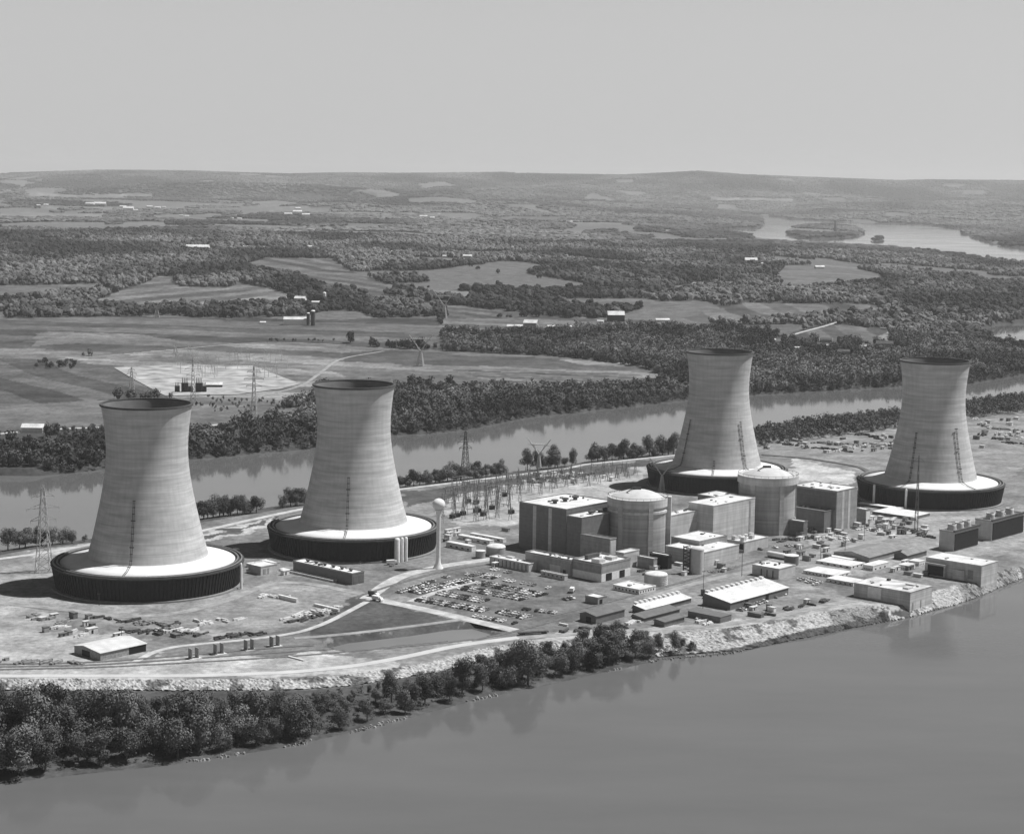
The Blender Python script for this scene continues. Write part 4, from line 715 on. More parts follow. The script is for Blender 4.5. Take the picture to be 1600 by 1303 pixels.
ROWS = [((622, 927), (702, 900), 1, .85, 'in the row nearest the white water tower'), ((650, 928), (745, 906), 2, .95, 'in the double row second from the water tower'), ((728, 898), (778, 905), 2, .7, 'in the short row beside the white office building'),
        ((744, 912), (849, 933), 2, .9, 'in the rearmost long row of the car park'), ((716, 920), (823, 939), 2, .95, 'in the second long row from the rear'), ((682, 928), (758, 942), 2, .95, 'in the third long row from the rear'), ((650, 938), (760, 957), 2, .9, 'in the long front row beside the pale road'),
        ((740, 963), (812, 976), 1, .75, 'in the sparse row at the near corner of the lot'), ((776, 957), (820, 967), 2, .7, 'in the short block behind the near corner row'), ((816, 952), (874, 959), 1, .8, 'in the single row toward the dark sheds'), ((787, 907), (868, 921), 1, .7, 'in the thin row by the service buildings'),
        ((768, 890), (800, 896), 1, .7, 'directly in front of the white office building'), ((881, 938), (905, 933), 1, .8, 'in the small group beside the lone box shed'), ((1155, 955), (1228, 927), 1, .7, 'along the sunny side of the largest warehouse'),
        ((1248, 905), (1278, 915), 2, .6, 'parked below the white trailer cluster'), ((1180, 860), (1260, 850), 1, .5, 'near the tank trailer'), ((560, 880), (620, 885), 1, .3, 'near the second cooling tower ring')]
ncar = 0
for (a, b_, dbl, dens, where) in ROWS:
    A = np.array(G(*a)); B = np.array(G(*b_)); d = B - A; L_ = np.hypot(*d); d = d / L_; nrm = np.array([-d[1], d[0]]); k = int(L_ / 2.85); rz = math.atan2(nrm[1], nrm[0])
    for side in range(dbl):
        for j in range(k):
            if random.random() > dens or ncar >= 296: continue
            p = A + d * (j + .5) * 2.85 + nrm * (side * 5.5 + random.uniform(-.3, .3)); ncar += 1
            place_car(p[0], p[1], rz + random.choice((0, math.pi)) + random.uniform(-.05, .05), random.choices(['white', 'pale', 'grey', 'dark'], [.33, .27, .2, .2])[0], where, 'cars ' + where)
# ------------------------------------------------------------------ trucks
def truck(px, py, rz, lab, m=None):
    P = G(px, py); t = thing('truck', lab, 'truck', (P[0], P[1], 0.1), rz)
    q = MB(); q.box(-4, 1.6, -1.2, 1.2, 1, 3.2); q.obj('cargo_box', m or whitep, t); q = MB(); q.add([(1.8, -1.1, .5), (4, -1.1, .5), (4, 1.1, .5), (1.8, 1.1, .5), (1.8, -1.05, 2.6), (3.1, -1.05, 2.6), (3.1, 1.05, 2.6), (1.8, 1.05, 2.6), (4, -1.1, 1.5), (4, 1.1, 1.5)],
          [(0, 1, 8, 5, 4), (1, 2, 9, 8), (8, 9, 6, 5), (4, 5, 6, 7), (2, 3, 7, 6, 9), (3, 0, 4, 7)]); q.obj('cab', whitep, t)
    for x in (-2.8, 2.8):
        q = MB(); q.box(x - .5, x + .5, -1.15, 1.15, 0, 1); q.obj('wheel', ladm, t)
truck(584, 932, R(-40), 'dark truck at the dirt road junction', hd); truck(590, 939, R(-40), 'white truck nosing into the junction behind the dark truck'); truck(613, 882, R(20), 'white truck parked near the second cooling tower'); truck(894, 925, R(80), 'white truck alone at the right end of the car park')
def py(px, ybase, ytop, lab, plant=True, **k):
    P = G(px, ybase) if plant else PP(px, ybase); z = 0 if plant else zat(*P); hh = solve(lambda q_: -W(P[0], P[1], z + q_)[1], -ytop, 0, 120)
    return pylon('lattice_pylon', lab, P, z - .3, hh, k.pop('base', hh * .17), k.pop('arms', [(.62, hh * .15), (.76, hh * .19), (.9, hh * .13)]), **k)
py(69, 893, 761, 'tall pale lattice pylon left of the first cooling tower', m=st_l, th_=.36, rz=.5)
py(727, 742, 673, 'dark lattice pylon on the channel bank right of the second tower', m=st_d, th_=.42, rz=.4); py(842, 731, 692, 'pale wide headed pylon among the channel bank trees', m=st_l, th_=.45, vee=True, rz=-.3)
py(1034, 768, 722, 'pale wide headed pylon against the third cooling tower ring', m=st_l, th_=.4, vee=True, rz=.3)
for a, b_, c_, lab, vv in [(245, 496, 471, 'pale wide headed pylon at the edge of the far left field', True), (657, 572, 528, 'pale wide headed pylon in the middle of the striped field', True), (694, 497, 461, 'pale pylon by the tree line beyond the striped field', True),
        (1124, 444, 414, 'slim far pylon in the woods left of the upper clearing', False), (827, 471, 452, 'tiny slim pylon at the wood edge in the middle distance', False), (206, 614, 574, 'slim pylon at the left corner of the gravel switchyard', False), (302, 626, 560, 'slim mast standing behind the dark transformers', False), (397, 652, 572, 'tallest slim pylon right of the gravel switchyard', False)]:
    py(a, b_, c_, lab, False, m=st_l, th_=.55 if vv else .4, vee=vv, rz=random.uniform(-.4, .4), base=None if False else 6.0 if not vv else 9)
def gantry(label, P, z, hh, span, rz, m, group):
    t = thing('switchyard_gantry', label, 'gantry', (P[0], P[1], z), rz, group)
    for s_ in (-1, 1):
        q = MB(); x = s_ * span / 2; q.bar((x, -1.9, -.3), (x, 0, hh), .24); q.bar((x, 1.9, -.3), (x, 0, hh), .24)
        for k in range(1, 6): y = 1.9 * (1 - k / 6); q.bar((x, -y, hh * k / 6), (x, y - .3, hh * (k + 1) / 6), .18)
        q.bar((x, 0, hh), (x, 0, hh + 4), .2); q.obj('leg', m, t)
    q = MB(); q.bar((-span / 2, -.5, hh - .5), (span / 2, -.5, hh - .5), .22); q.bar((-span / 2, .5, hh - .5), (span / 2, .5, hh - .5), .22)
    for k in range(8): x = -span / 2 + span * k / 8; q.bar((x, -.5, hh - .5), (x + span / 8, .5, hh - .5), .16)
    for k in range(3): x = span * (k - 1) * .3; q.bar((x, 0, hh - .6), (x, 0, hh - 3), .3)
    q.obj('crossbeam', m, t); return t
g0 = gantry('dark steel gantry in the switchyard behind the water tower', G(700, 815), 0, 17, 14, AN, st_d, 'gantries in the plant switchyard')
sp = []
for gy, x0, x1 in ((814, 735, 800), (805, 700, 800), (796, 700, 805), (787, 706, 806), (778, 716, 860), (769, 740, 930), (762, 770, 980), (755, 800, 990), (749, 830, 985)):
    for x in np.arange(x0, x1, 17): sp.append((x + random.uniform(-1.5, 1.5), gy + random.uniform(-1, 1) - (x - x0) * .06, gy))
RN = {814: 'in the front row nearest the site cabins', 805: 'in the second row from the site cabins', 796: 'in the third row beside the water tower', 787: 'in the fourth row, level with the water tower globe', 778: 'in the middle row beside the turbine hall', 769: 'in the row behind the turbine hall corner', 762: 'in the row behind the turbine hall roof', 755: 'in the second row from the dike', 749: 'in the last row below the dike'}
for k, (x, y, gy) in enumerate(sp): P = G(x, y); dup(g0, (P[0], P[1], 0), AN + (k % 3 == 0) * math.pi / 2, 'dark steel gantry ' + RN[gy], sc=(1, 1, random.choice((.7, .85, 1.05)) if gy > 770 else random.choice((.4, .5, .6))))
P = PP(330, 590); g9 = gantry('pale steel gantry in the far gravel switchyard across the channel', P, zat(*P), 16, 16, .5, st_l, 'gantries in the far switchyard')
for k in range(26):
    x, y = random.uniform(265, 440), random.uniform(556, 592); P = PP(x, y); dup(g9, (P[0], P[1], zat(*P) - .2), .4 + random.choice((0, 1.57)), sc=(1, 1, random.uniform(.6, 1.1)))
def xf(P, z, rz, lab, s_=1.0, grp=None):
    t = thing('transformer', lab, 'transformer', (P[0], P[1], z), rz, grp); t.scale = (s_, s_, s_)
    q = MB(); q.box(-2.6, 2.6, -1.6, 1.6, 0, 4); q.obj('tank', hd, t)
    for k in range(5): q = MB(); q.box(-2.3 + k * 1, -2.1 + k * 1, -2.7, -1.61, .6, 3.4); q.obj('radiator', ladm, t)
    for k in range(3): q = MB(); q.lathe([(.3, 4), (.45, 4.5), (.25, 5), (.45, 5.5), (.2, 6.2)], 8, (-1.6 + 1.6 * k, 0)); q.obj('bushing', hm_, t)
for k in range(11):
    x, y = random.uniform(705, 800), random.uniform(772, 812); P = G(x, y); xf(P, 0, AN, 'dark transformer between the gantries of the plant switchyard', .8, 'transformers in the plant switchyard')
for x, s_, lab in ((277, 2, 'leftmost dark transformer of the far switchyard row'), (289, 2.9, 'tall dark transformer second in the far switchyard row'), (298, 1.8, 'small dark transformer third in the far switchyard row'), (311, 2.9, 'tall dark transformer fourth in the far switchyard row'), (319, 2, 'rightmost dark transformer beside the white roofed control house')):
    P = PP(x, 613); xf(P, zat(*P) - .2, .1, lab, s_); bpy.context.scene.objects[-1].name
    tt = [o_ for o_ in bpy.data.objects if o_.get('label') == lab][0]; tt.scale = (s_ * .55, s_ * .55, s_)
# gravel pad of the far switchyard
GPAD = PG([(178, 575), (260, 571), (396, 572), (469, 600), (440, 608), (370, 617), (258, 619)])
pc = GPAD.mean(0); q = MB(); rings = []
for f_ in (1, .66, .33):
    rings.append(len(q.v)); 
    m2 = []
    for i in range(len(GPAD)):
        for k in range(4):
            p = GPAD[i] + (GPAD[(i + 1) % len(GPAD)] - GPAD[i]) * k / 4; p = pc + (p - pc) * f_; q.v.append((p[0], p[1], zat(*p) + .7))
nn = len(GPAD) * 4; q.v.append((pc[0], pc[1], zat(*pc) + .7))
for a in (0, 1):
    for i in range(nn): q.f.append((rings[a] + i, rings[a] + (i + 1) % nn, rings[a + 1] + (i + 1) % nn, rings[a + 1] + i))
for i in range(nn): q.f.append((rings[2] + i, rings[2] + (i + 1) % nn, 3 * nn))
tag(q.obj('gravel_ground', mat('pale_gravel', .30, .95, .5, .05, hi=12)), kind='structure')
# ------------------------------------------------------------------ farms and far houses
HOUSES = []
def house(px, py, wpx, lab, cat='barn', hf=.5, wall=None, roof=None, rz=None, rat=.5):
    P = PP(px, py); s_ = F / P[1]; L_ = wpx / s_ * 1.0; HOUSES.append((P[0], P[1], L_))
    t = gable({'barn': 'farm_barn', 'house': 'farm_house', 'shed': 'farm_shed', 'building': 'far_building'}[cat], lab, cat, None, 0, 0, 0, L_ * rat * .3, .5, wall or whitep, roof or roofm, dims=(L_, L_ * rat), P=(P[0] - L_ / 2, P[1]), h=zat(*P) - .3 + max(L_ * rat * hf, 2.5), zb=zat(*P) - .3, ang=R(rz if rz is not None else random.uniform(-15, 25)))
    return t
dw = mat('barn_dark', .06, .8, .2, .3)
house(462, 508, 38, 'long pale walled barn beside the two dark silos', rat=.3, hf=.8); house(804, 514, 24, 'low white shed attached left of the white roofed barn', 'shed', rat=.4, hf=.4); house(828, 513, 21, 'tall white roofed barn on the field edge in the middle distance', rat=.7, hf=.6, wall=wallM)
house(963, 503, 26, 'dark walled barn with bright roof at the middle tree line', rat=.7, hf=.6, wall=dw); house(1036, 503, 22, 'long pale shed right of the dark walled barn', 'shed', rat=.3); house(938, 504, 10, 'small white shed left of the dark walled barn', 'shed'); house(468, 471, 17, 'white barn beside the tall white silo', rat=.6); house(493, 475, 12, 'pale shed at the foot of the tall white silo', 'shed'); house(411, 506, 9, 'tiny white farmhouse left of the long pale barn', 'house')
house(862, 513, 12, 'grey low shed right of the tall white roofed barn', 'shed', wall=dw); house(886, 514, 14, 'white low shed at the right end of the middle farm', 'shed'); house(1174, 412, 19, 'white farmhouse in the woods left of the far lake', 'house', rat=.6); house(1188, 414, 9, 'little white shed beside the farmhouse near the far lake', 'shed'); house(1282, 420, 15, 'low pale barn in the upper clearing', rat=.4)
house(308, 391, 36, 'long white roofed barn in the left woods', rat=.3); house(50, 676, 34, 'pale roofed building by the river road at the left edge', 'building', rat=.5); house(334, 606, 26, 'white roofed control house beside the dark transformers', 'building', rat=.4, wall=dw)
for i, (x, y, w_) in enumerate([(1207, 533, 10), (1213, 541, 12), (1222, 526, 9), (1246, 546, 11), (1262, 550, 10), (1291, 535, 17), (1298, 543, 12), (1278, 541, 9), (1318, 554, 20), (1348, 545, 14), (1352, 541, 9), (1382, 543, 26), (1374, 500, 8), (1380, 515, 9), (1253, 533, 8)]):
    house(x, y, w_, ['white cottage', 'grey roofed cottage', 'dark roofed cottage'][i % 3] + ' in the riverside hamlet behind the far right towers', 'house', wall=[whitep, wallL, wallM][i % 3], roof=[roofm, greyroof, dw][i % 3])['group'] = 'cottages of the riverside hamlet'
for i, (x, y, w_) in enumerate([(140, 321, 14), (156, 322, 18), (192, 325, 10), (200, 329, 16), (212, 330, 8), (234, 325, 9), (246, 326, 9), (256, 325, 6), (283, 338, 6), (292, 339, 7), (60, 322, 6), (72, 322, 8), (80, 320, 6), (450, 337, 12), (465, 334, 14), (478, 338, 12), (466, 327, 8), (362, 342, 6), (374, 343, 7), (662, 341, 12), (676, 342, 8), (686, 335, 4), (892, 348, 7), (904, 347, 5), (1034, 334, 7), (1150, 374, 5), (410, 390, 12), (425, 387, 9), (440, 389, 8), (486, 388, 12), (522, 388, 9), (616, 395, 9), (630, 397, 8), (696, 402, 9), (730, 403, 14), (540, 366, 6), (50, 374, 6), (385, 388, 10)]):
    house(x, y, w_, ['white', 'pale', 'grey'][i % 3] + ' farm building scattered among the far fields', 'building', rat=.45, hf=.5, wall=[whitep, wallL, wallM][i % 3])['group'] = 'farm buildings among the far fields'
def silo(px, py_, top, r, lab, m, cap):
    P = PP(px, py_); z = zat(*P); hh = solve(lambda q_: -W(P[0], P[1], z + q_)[1], -top, 0, 60); t = thing('farm_silo', lab, 'silo', (P[0], P[1], z - .3))
    q = MB(); q.lathe([(r, 0), (r, hh - r * .6)], 20); q.obj('wall', m, t, True); q = MB(); q.lathe([(r + .1, hh - r * .6), (r * .8, hh - r * .2), (.02, hh)], 20); q.obj('cap', cap, t, True)
silo(481.5, 508, 488, 2.6, 'shorter of the two dark silos', dw, whitep); silo(489, 509, 484, 3.6, 'taller of the two dark silos', dw, whitep); silo(507, 474, 456, 3.2, 'tall white silo behind the left farm', whitep, whitep)
P = PP(1305, 363); t = thing('stack_chimney', 'dark chimney standing on the wooded island in the far lake', 'chimney', (P[0], P[1], -2)); q = MB(); q.lathe([(9, 0), (6, 66), (5, 66), (5, 60)], 14); q.obj('shaft', dw, t, True)
# ------------------------------------------------------------------ trees
leafm = mat('foliage', .12, .9, .3, .5, .1, objrand=.45); barkm = mat('bark', .09, .95, .2, 1)
def crown_mesh(seed, n_leaf, h, rad, size, lobes):
    lobes = lobes + 5; r_ = np.random.default_rng(seed); V = []; Fq = []
    c = np.stack([r_.uniform(-.55, .55, lobes) * rad, r_.uniform(-.55, .55, lobes) * rad, r_.uniform(.30, .88, lobes) * h], 1); c[0] = (0, 0, h * .58)
    rr_ = r_.uniform(.22, .55, lobes) * rad; rr_[0] = .56 * rad
    pv = np.cumsum(rr_ ** 2); k = np.searchsorted(pv / pv[-1], r_.random(n_leaf))
    d = r_.normal(size=(n_leaf, 3)); d /= np.linalg.norm(d, axis=1)[:, None]
    pos = c[k] + d * (rr_[k] * (.5 + .68 * r_.random(n_leaf) ** .6))[:, None] * np.array([1, 1, .95]); pos[:, 2] = np.maximum(pos[:, 2], h * .12 + r_.random(n_leaf) * h * .1)
    nrm = d + r_.normal(size=(n_leaf, 3)) * .36; nrm /= np.linalg.norm(nrm, axis=1)[:, None]
    a = np.cross(nrm, r_.normal(size=(n_leaf, 3))); a /= np.linalg.norm(a, axis=1)[:, None]; b_ = np.cross(nrm, a); s_ = size * r_.uniform(.5, 1.15, n_leaf)[:, None]
    Q = np.stack([pos - a * s_, pos - b_ * s_ * .7, pos + a * s_, pos + b_ * s_ * .8], 1).reshape(-1, 3)
    return Q, np.arange(n_leaf * 4).reshape(-1, 4)
PROTO = []
def make_tree(seed, kind):
    h = {'tall': 15, 'round': 11, 'shrub': 5.5}[kind]; rad = {'tall': 5.6, 'round': 5.4, 'shrub': 2.6}[kind]; nl = {'tall': 3600, 'round': 3000, 'shrub': 500}[kind]
    t = thing('broadleaf_tree', 'tree', 'tree'); Q, Fq = crown_mesh(seed, nl, h, rad, (.33 + .05 * (seed % 3)) if kind != 'shrub' else .34, 9)
    me = bpy.data.meshes.new('crown'); me.from_pydata(Q.tolist(), [], Fq.tolist()); me.materials.append(leafm); o = bpy.data.objects.new('crown', me); C.objects.link(o); o.parent = t
    q = MB(); q.lathe([(.42, -1.5), (.3, h * .3), (.16, h * .62), (.02, h * .85)], 7); rr_ = random.Random(seed)
    for k in range(5): a = rr_.uniform(0, 6.28); z = h * rr_.uniform(.25, .5); q.bar((0, 0, z), (math.cos(a) * rad * .6, math.sin(a) * rad * .6, z + h * .28), .16)
    q.obj('trunk', barkm, t); return t
for i, k in enumerate(['tall', 'tall', 'tall', 'tall', 'tall', 'round', 'round', 'round', 'round', 'shrub', 'shrub']): PROTO.append([make_tree(100 + i, k), False, k])
def place_tree(x, y, z, kinds, where, group, sc=1.0):
    i = random.choice([j for j, p in enumerate(PROTO) if p[2] in kinds]); t, used, k = PROTO[i]; s_ = sc * random.uniform(.68, 1.25); s3 = (s_ * random.uniform(.72, 1.12), s_ * random.uniform(.72, 1.12), s_ * random.uniform(.9, 1.1))
    lab = {'tall': 'tall leafy tree ', 'round': 'round crowned tree ', 'shrub': 'small dark bush '}[k] + where; rz = random.uniform(0, 6.28)
    if not used: t.location = (x, y, z); t.rotation_euler = (0, 0, rz); t.scale = s3; tag(t, lab, 'tree', group); PROTO[i][1] = True
    else: dup(t, (x, y, z), rz, lab, s3, group)
def scatter(P, gap, seed, cond=None):
    r_ = random.Random(seed); pts = []; lo, hi = P.min(0), P.max(0); n_ = int((hi - lo).prod() / gap ** 2 * 3)
    c = np.stack([[r_.uniform(lo[0], hi[0]) for _ in range(n_)], [r_.uniform(lo[1], hi[1]) for _ in range(n_)]], 1); c = c[inpoly(c[:, 0], c[:, 1], P)]
    grid = {}
    for x, y in c:
        kx, ky = int(x // gap), int(y // gap)
        if any((x - a) ** 2 + (y - b_) ** 2 < gap * gap for i in (-1, 0, 1) for j in (-1, 0, 1) for a, b_ in grid.get((kx + i, ky + j), [])): continue
        grid.setdefault((kx, ky), []).append((x, y)); pts.append((x, y))
    return pts
BELT = np.vstack([GP([(-60, 1236), (0, 1219), (130, 1203), (250, 1190), (359, 1175), (452, 1160), (565, 1134), (651, 1112), (752, 1086), (857, 1065), (931, 1048), (1032, 1027), (1090, 1020)], WL), GP([(1085, 1005), (1020, 1006), (940, 1012), (860, 1018), (790, 1032), (740, 1044), (690, 1060), (610, 1072), (520, 1088), (460, 1092), (300, 1096), (200, 1112), (60, 1116), (-60, 1112)], -3)])
pts = scatter(BELT, 8.0, 3); pts.sort(key=lambda p: p[1]); NT = 0
print('belt trees', len(pts))
for x, y in pts[:232]:
    pxx = 800 + x / y * F; where = 'in the riverbank belt ' + ('below the track shed' if pxx < 280 else 'below the paired concrete fins' if pxx < 480 else 'below the pond' if pxx < 760 else 'below the dark sheds')
    ys_ = float(np.interp(x, NL[:, 0], NL[:, 1])); where += ', at the water edge' if y < ys_ + 14 else ', back near the rock bank' if zat(x, y + 14) > -2.6 else ', amid the belt'
    place_tree(x, y, zat(x, y) - .2, ('tall', 'round'), where, 'trees of the near riverbank belt', max(.34, min(1.55, (W(x, y, -3)[1] - float(np.interp(pxx, [540, 600, 700, 800, 900, 1000, 1090], [1082, 1062, 1036, 1012, 990, 972, 985]))) / (15 * F / y * .95)))); NT += 1
for x in list(range(62, 185, 11)) + [300, 305, 318]: P = G(x + random.uniform(-3, 3), 1103 + random.uniform(-2, 2), -3); place_tree(P[0], P[1], -3.2, ('shrub',), 'in the thin line on the grass above the belt', 'bushes on the grass above the belt', 1.25)
for a, b_, n_, kk, wh in [((-20, 853), (140, 842), 9, ('round', 'shrub'), 'on the channel bank behind the first cooling tower'), ((308, 806), (402, 797), 13, ('round',), 'on the channel bank between the two left towers'), ((440, 789), (478, 785), 5, ('round',), 'on the channel bank just left of the second tower'), ((622, 758), (785, 741), 22, ('round',), 'on the channel bank beyond the water tower'),
        ((822, 731), (898, 726), 8, ('tall', 'round'), 'around the wide headed pylon on the bank'), ((922, 719), (1058, 709), 17, ('round', 'tall'), 'on the channel bank left of the third tower')]:
    for j in range(n_):
        f_ = (j + random.uniform(.1, .9)) / n_; P = G(a[0] + (b_[0] - a[0]) * f_, a[1] + (b_[1] - a[1]) * f_ + random.uniform(-1, 2), -2); place_tree(P[0], P[1], zat(*P) - .3, kk, wh, 'trees on the channel bank of the island', 1.25); NT += 1
# far woods: one mass, every crown real geometry
def ico(sub):
    t_ = (1 + 5 ** .5) / 2; v = [(-1, t_, 0), (1, t_, 0), (-1, -t_, 0), (1, -t_, 0), (0, -1, t_), (0, 1, t_), (0, -1, -t_), (0, 1, -t_), (t_, 0, -1), (t_, 0, 1), (-t_, 0, -1), (-t_, 0, 1)]
    f = [(0, 11, 5), (0, 5, 1), (0, 1, 7), (0, 7, 10), (0, 10, 11), (1, 5, 9), (5, 11, 4), (11, 10, 2), (10, 7, 6), (7, 1, 8), (3, 9, 4), (3, 4, 2), (3, 2, 6), (3, 6, 8), (3, 8, 9), (4, 9, 5), (2, 4, 11), (6, 2, 10), (8, 6, 7), (9, 8, 1)]
    v = [np.array(p) / np.linalg.norm(p) for p in v]
    for _ in range(sub):
        c = {}; nf = []
        def mid(a, b_):
            k = (min(a, b_), max(a, b_))
            if k not in c: m_ = v[a] + v[b_]; v.append(m_ / np.linalg.norm(m_)); c[k] = len(v) - 1
            return c[k]
        for a, b_, d in f: x, y, z = mid(a, b_), mid(b_, d), mid(d, a); nf += [(a, x, z), (b_, y, x), (d, z, y), (x, y, z)]
        f = nf
    V = np.array(v); f = np.array(f); cz = V[f].mean(1)[:, 2]; f = f[cz > -.45]; return V, f
def blobs(sub, lobes, n_var, seed):
    out = []; r_ = np.random.default_rng(seed)
    for _ in range(n_var):
        Vs = []; Fs = []; o = 0
        for k in range(lobes):
            V, f = ico(sub); V = V * (1 + r_.uniform(-.22, .22, (len(V), 1)))
            if k == 0: s_ = np.array([.5, .5, .55]); c = np.array([0, 0, .52])
            else: s_ = np.array([1, 1, 1]) * r_.uniform(.2, .34); a = r_.uniform(0, 6.28); c = np.array([.34 * math.cos(a), .34 * math.sin(a), r_.uniform(.38, .85)])
            Vs.append(V * s_ + c); Fs.append(f + o); o += len(V)
        out.append((np.vstack(Vs), np.vstack(Fs)))
    return out
def leafy(n_leaf, n_var, seed):
    out = []
    for k in range(n_var):
        Q, Fq = crown_mesh(seed + k, n_leaf, 1.0, .42, .085, 4); F3 = np.concatenate([Fq[:, :3], Fq[:, [0, 2, 3]]]); out.append((Q, F3))
    return out
def stamp(pos, ht, wd_, tn, protos, seed):
    r_ = np.random.default_rng(seed); Vo = []; Fo = []; To = []; o = 0; which = r_.integers(0, len(protos), len(pos)); ang = r_.uniform(0, 6.28, len(pos))
    for k, (V, f) in enumerate(protos):
        s_ = which == k; m_ = s_.sum()
        if not m_: continue
        ca, sa = np.cos(ang[s_])[:, None], np.sin(ang[s_])[:, None]; w_ = wd_[s_][:, None]
        x = (V[None, :, 0] * ca - V[None, :, 1] * sa) * w_ + pos[s_, 0][:, None]; y = (V[None, :, 0] * sa + V[None, :, 1] * ca) * w_ + pos[s_, 1][:, None]; z = V[None, :, 2] * ht[s_][:, None] + pos[s_, 2][:, None]
        Vo.append(np.stack([x, y, z], 2).reshape(-1, 3)); Fo.append((f[None] + (np.arange(m_) * len(V))[:, None, None]).reshape(-1, 3) + o); To.append(np.repeat(tn[s_], len(V))); o += m_ * len(V)
    return np.vstack(Vo), np.vstack(Fo), np.concatenate(To)
def candidates(y0, y1, gap, seed, lim=.325):
    r_ = np.random.default_rng(seed); n_ = int(lim * (y1 ** 2 - y0 ** 2) / gap ** 2); y = np.sqrt(r_.uniform(y0 ** 2, y1 ** 2, n_)); x = r_.uniform(-lim, lim, n_) * y; return x, y
def wooded(x, y, clear_noise):
    s = np.minimum(sd(x, y, MAIN), -sd(x, y, LAKE))
    for I in ISLET: s = np.maximum(s, sd(x, y, I))
    k = s > 3
    for P, t, st in FP: k &= ~inpoly(x, y, P)
    for P in WOODSOVER: k |= inpoly(x, y, P) & (s > 3)
    k &= ~inpoly(x, y, GPAD)
    for Q, wd_ in RB:
        if Q[:, 1].max() < 1650: continue
        k &= dist(x, y, Q, False) > wd_ * .5 + 4
    if clear_noise: k &= ~((fbm(x / 420, y / 900, 21, 3) > np.where(x / y < -.02, np.where(y > 15500, .68, .56), np.where(y > 11000, .70, .66))))
    for hx, hy, L_ in HOUSES: k &= (np.abs(x - hx) > L_ * .7 + 6) | (y > hy + L_ * .6 + 6) | (y < hy - L_ * .5 - (45 if hy < 3500 else 90))
    return k
VA, FA, TA = [], [], []; off = 0
def addw(V, f, t_):
    global off
    VA.append(V); FA.append(f + off); TA.append(t_); off += len(V)
# near woods: leafy crowns
x, y = candidates(1650, 3100, 8.5, 1); k = wooded(x, y, False)
x, y = x[k], y[k]; z = hz(x, y); r_ = np.random.default_rng(5)
low = (y < 2150) & (x < -230) & (fbm(x / 60, y / 60, 40) > .5)
ht = (r_.uniform(7, 13, len(x)) + 7 * r_.random(len(x)) ** 3) * np.where(low, .45, 1); wd_ = ht * r_.uniform(.95, 1.25, len(x)); tn = .10 * (.4 + 1.2 * ss(.3, .7, fbm(x / 80, y / 110, 13))) * r_.uniform(.7, 1.35, len(x))
print('near woods', len(x)); addw(*stamp(np.stack([x, y, z - .5], 1), ht, wd_, tn, leafy(170, 8, 400), 11)); addw(*stamp(np.stack([x, y, z - .5], 1), ht * .78, wd_ * .62, tn * .8, blobs(0, 1, 6, 3), 12))
# island back woods (right part), same leafy crowns
IB = GP([(1175, 672), (1300, 656), (1415, 644), (1563, 624), (1700, 606), (1700, 640), (1563, 650), (1420, 668), (1340, 680), (1240, 692), (1185, 700)], -1)
pts = scatter(IB, 6.8, 8); x, y = np.array(pts).T; z = hz(x, y); ht = r_.uniform(7, 13, len(x)); wd_ = ht * 1.15; tn = .085 * r_.uniform(.7, 1.35, len(x)); addw(*stamp(np.stack([x, y, z - .5], 1), ht, wd_, tn, leafy(110, 8, 500), 13))
# young plantings beside the far switchyard and hedges
px_ = np.array([(random.uniform(300, 480), random.uniform(622, 650)) for _ in range(70)] + [(random.uniform(55, 120), random.uniform(567, 577)) for _ in range(26)] + [(random.uniform(700, 770), random.uniform(514, 520)) for _ in range(20)] + [(544 + random.uniform(-4, 4), 536 + random.uniform(-1, 1)) for _ in range(4)] + [(random.uniform(420, 540), 534) for _ in range(14)])
w2 = PG([tuple(p) for p in px_]); ht = np.concatenate([r_.uniform(3, 6, 70), r_.uniform(6, 10, 26), r_.uniform(4, 7, 20), r_.uniform(16, 20, 4), r_.uniform(4, 7, 14)]); addw(*stamp(np.stack([w2[:, 0], w2[:, 1], hz(w2[:, 0], w2[:, 1]) - .3], 1), ht, ht * 1.0, np.full(len(ht), .04), leafy(110, 4, 600), 14))
x, y = candidates(1650, 2700, 4.2, 31); ok = np.zeros(len(x), bool); s_ = sd(x, y, MAIN); ok = (s_ > -.5) & (s_ < 15); x, y = x[ok], y[ok]; z = hz(x, y); ht = r_.uniform(4, 9, len(x)); print('bank', len(x))
addw(*stamp(np.stack([x, y, z - .6], 1), ht, ht * 1.15, .10 * r_.uniform(.6, 1.3, len(x)), leafy(60, 6, 700), 21))
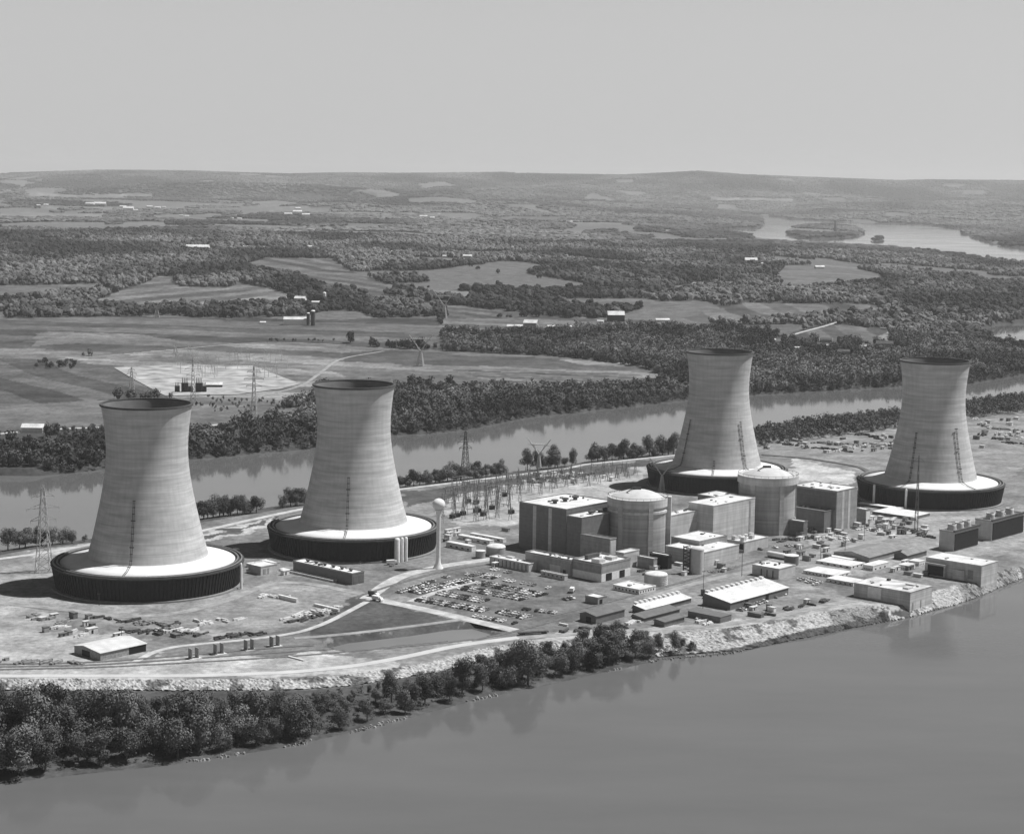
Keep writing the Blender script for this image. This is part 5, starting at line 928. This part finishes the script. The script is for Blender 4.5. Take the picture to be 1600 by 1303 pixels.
# middle woods
x, y = candidates(3100, 6800, 11.5, 2); k = wooded(x, y, False) & ((fbm(x / 300, y / 500, 55, 3) < np.where(x / y < .1, .635, .66)) | (r_.random(len(x)) < .004)); x, y = x[k], y[k]; z = hz(x, y)
ht = r_.uniform(5, 12, len(x)) + 7 * r_.random(len(x)) ** 4; wd_ = ht * r_.uniform(.8, 1.3, len(x)); tn = .085 * (.35 + 1.3 * ss(.3, .7, fbm(x / 200, y / 350, 14))) * r_.uniform(.6, 1.45, len(x)); print('mid woods', len(x))
addw(*stamp(np.stack([x, y, z - 1], 1), ht, wd_, tn, blobs(0, 4, 9, 7), 15))
# far woods
x, y = candidates(6800, 25000, 33, 3); k = wooded(x, y, True); x, y = x[k], y[k]; z = hz(x, y)
ht = r_.uniform(8, 17, len(x)); wd_ = r_.uniform(22, 48, len(x)); tn = .08 * (.35 + 1.3 * ss(.3, .7, fbm(x / 700, y / 1500, 15))) * r_.uniform(.6, 1.45, len(x)); print('far woods', len(x))
addw(*stamp(np.stack([x, y, z - 2], 1), ht, wd_, tn, blobs(0, 2, 7, 9), 16))
pts = scatter(BELT, 4.5, 77); x, y = np.array(pts).T; z = hz(x, y); ht = r_.uniform(1.5, 4.5, len(x)); V, f, t_ = stamp(np.stack([x, y, z - .2], 1), ht, ht * 1.5, .07 * r_.uniform(.6, 1.4, len(x)), leafy(60, 6, 900), 18)
tag(npmesh('undergrowth', V, f, mat('woodland_leaves', 1.0, .9, .2, .08, .1, attr='tone'), t_), 'low brush filling the ground under the riverbank trees', 'undergrowth', None, 'stuff')
V = np.vstack(VA); Fc = np.vstack(FA); T = np.concatenate(TA); print('wood faces', len(Fc))
o = npmesh('woodland', V, Fc, mat('woodland_leaves', 1.0, .9, .2, .08, .1, attr='tone'), T); tag(o, 'woods and hedgerows covering the land across the channel', 'woodland', None, 'stuff')
# ------------------------------------------------------------------ haze
hm = bpy.data.materials.new('haze'); hm.use_nodes = True; n = hm.node_tree.nodes; n.remove(n['Principled BSDF']); pv = n.new('ShaderNodeVolumePrincipled'); pv.inputs['Color'].default_value = (.95, .95, .95, 1)
pv.inputs['Density'].default_value = 2.6e-5; pv.inputs['Anisotropy'].default_value = .2; hm.node_tree.links.new(pv.outputs[0], n['Material Output'].inputs['Volume'])
q = MB(); q.box(-42000, 42000, -2500, 61000, -11, 700); tag(q.obj('haze', hm), kind='stuff')
bpy.context.scene.cycles.max_bounces = 6; bpy.context.scene.cycles.volume_bounces = 1
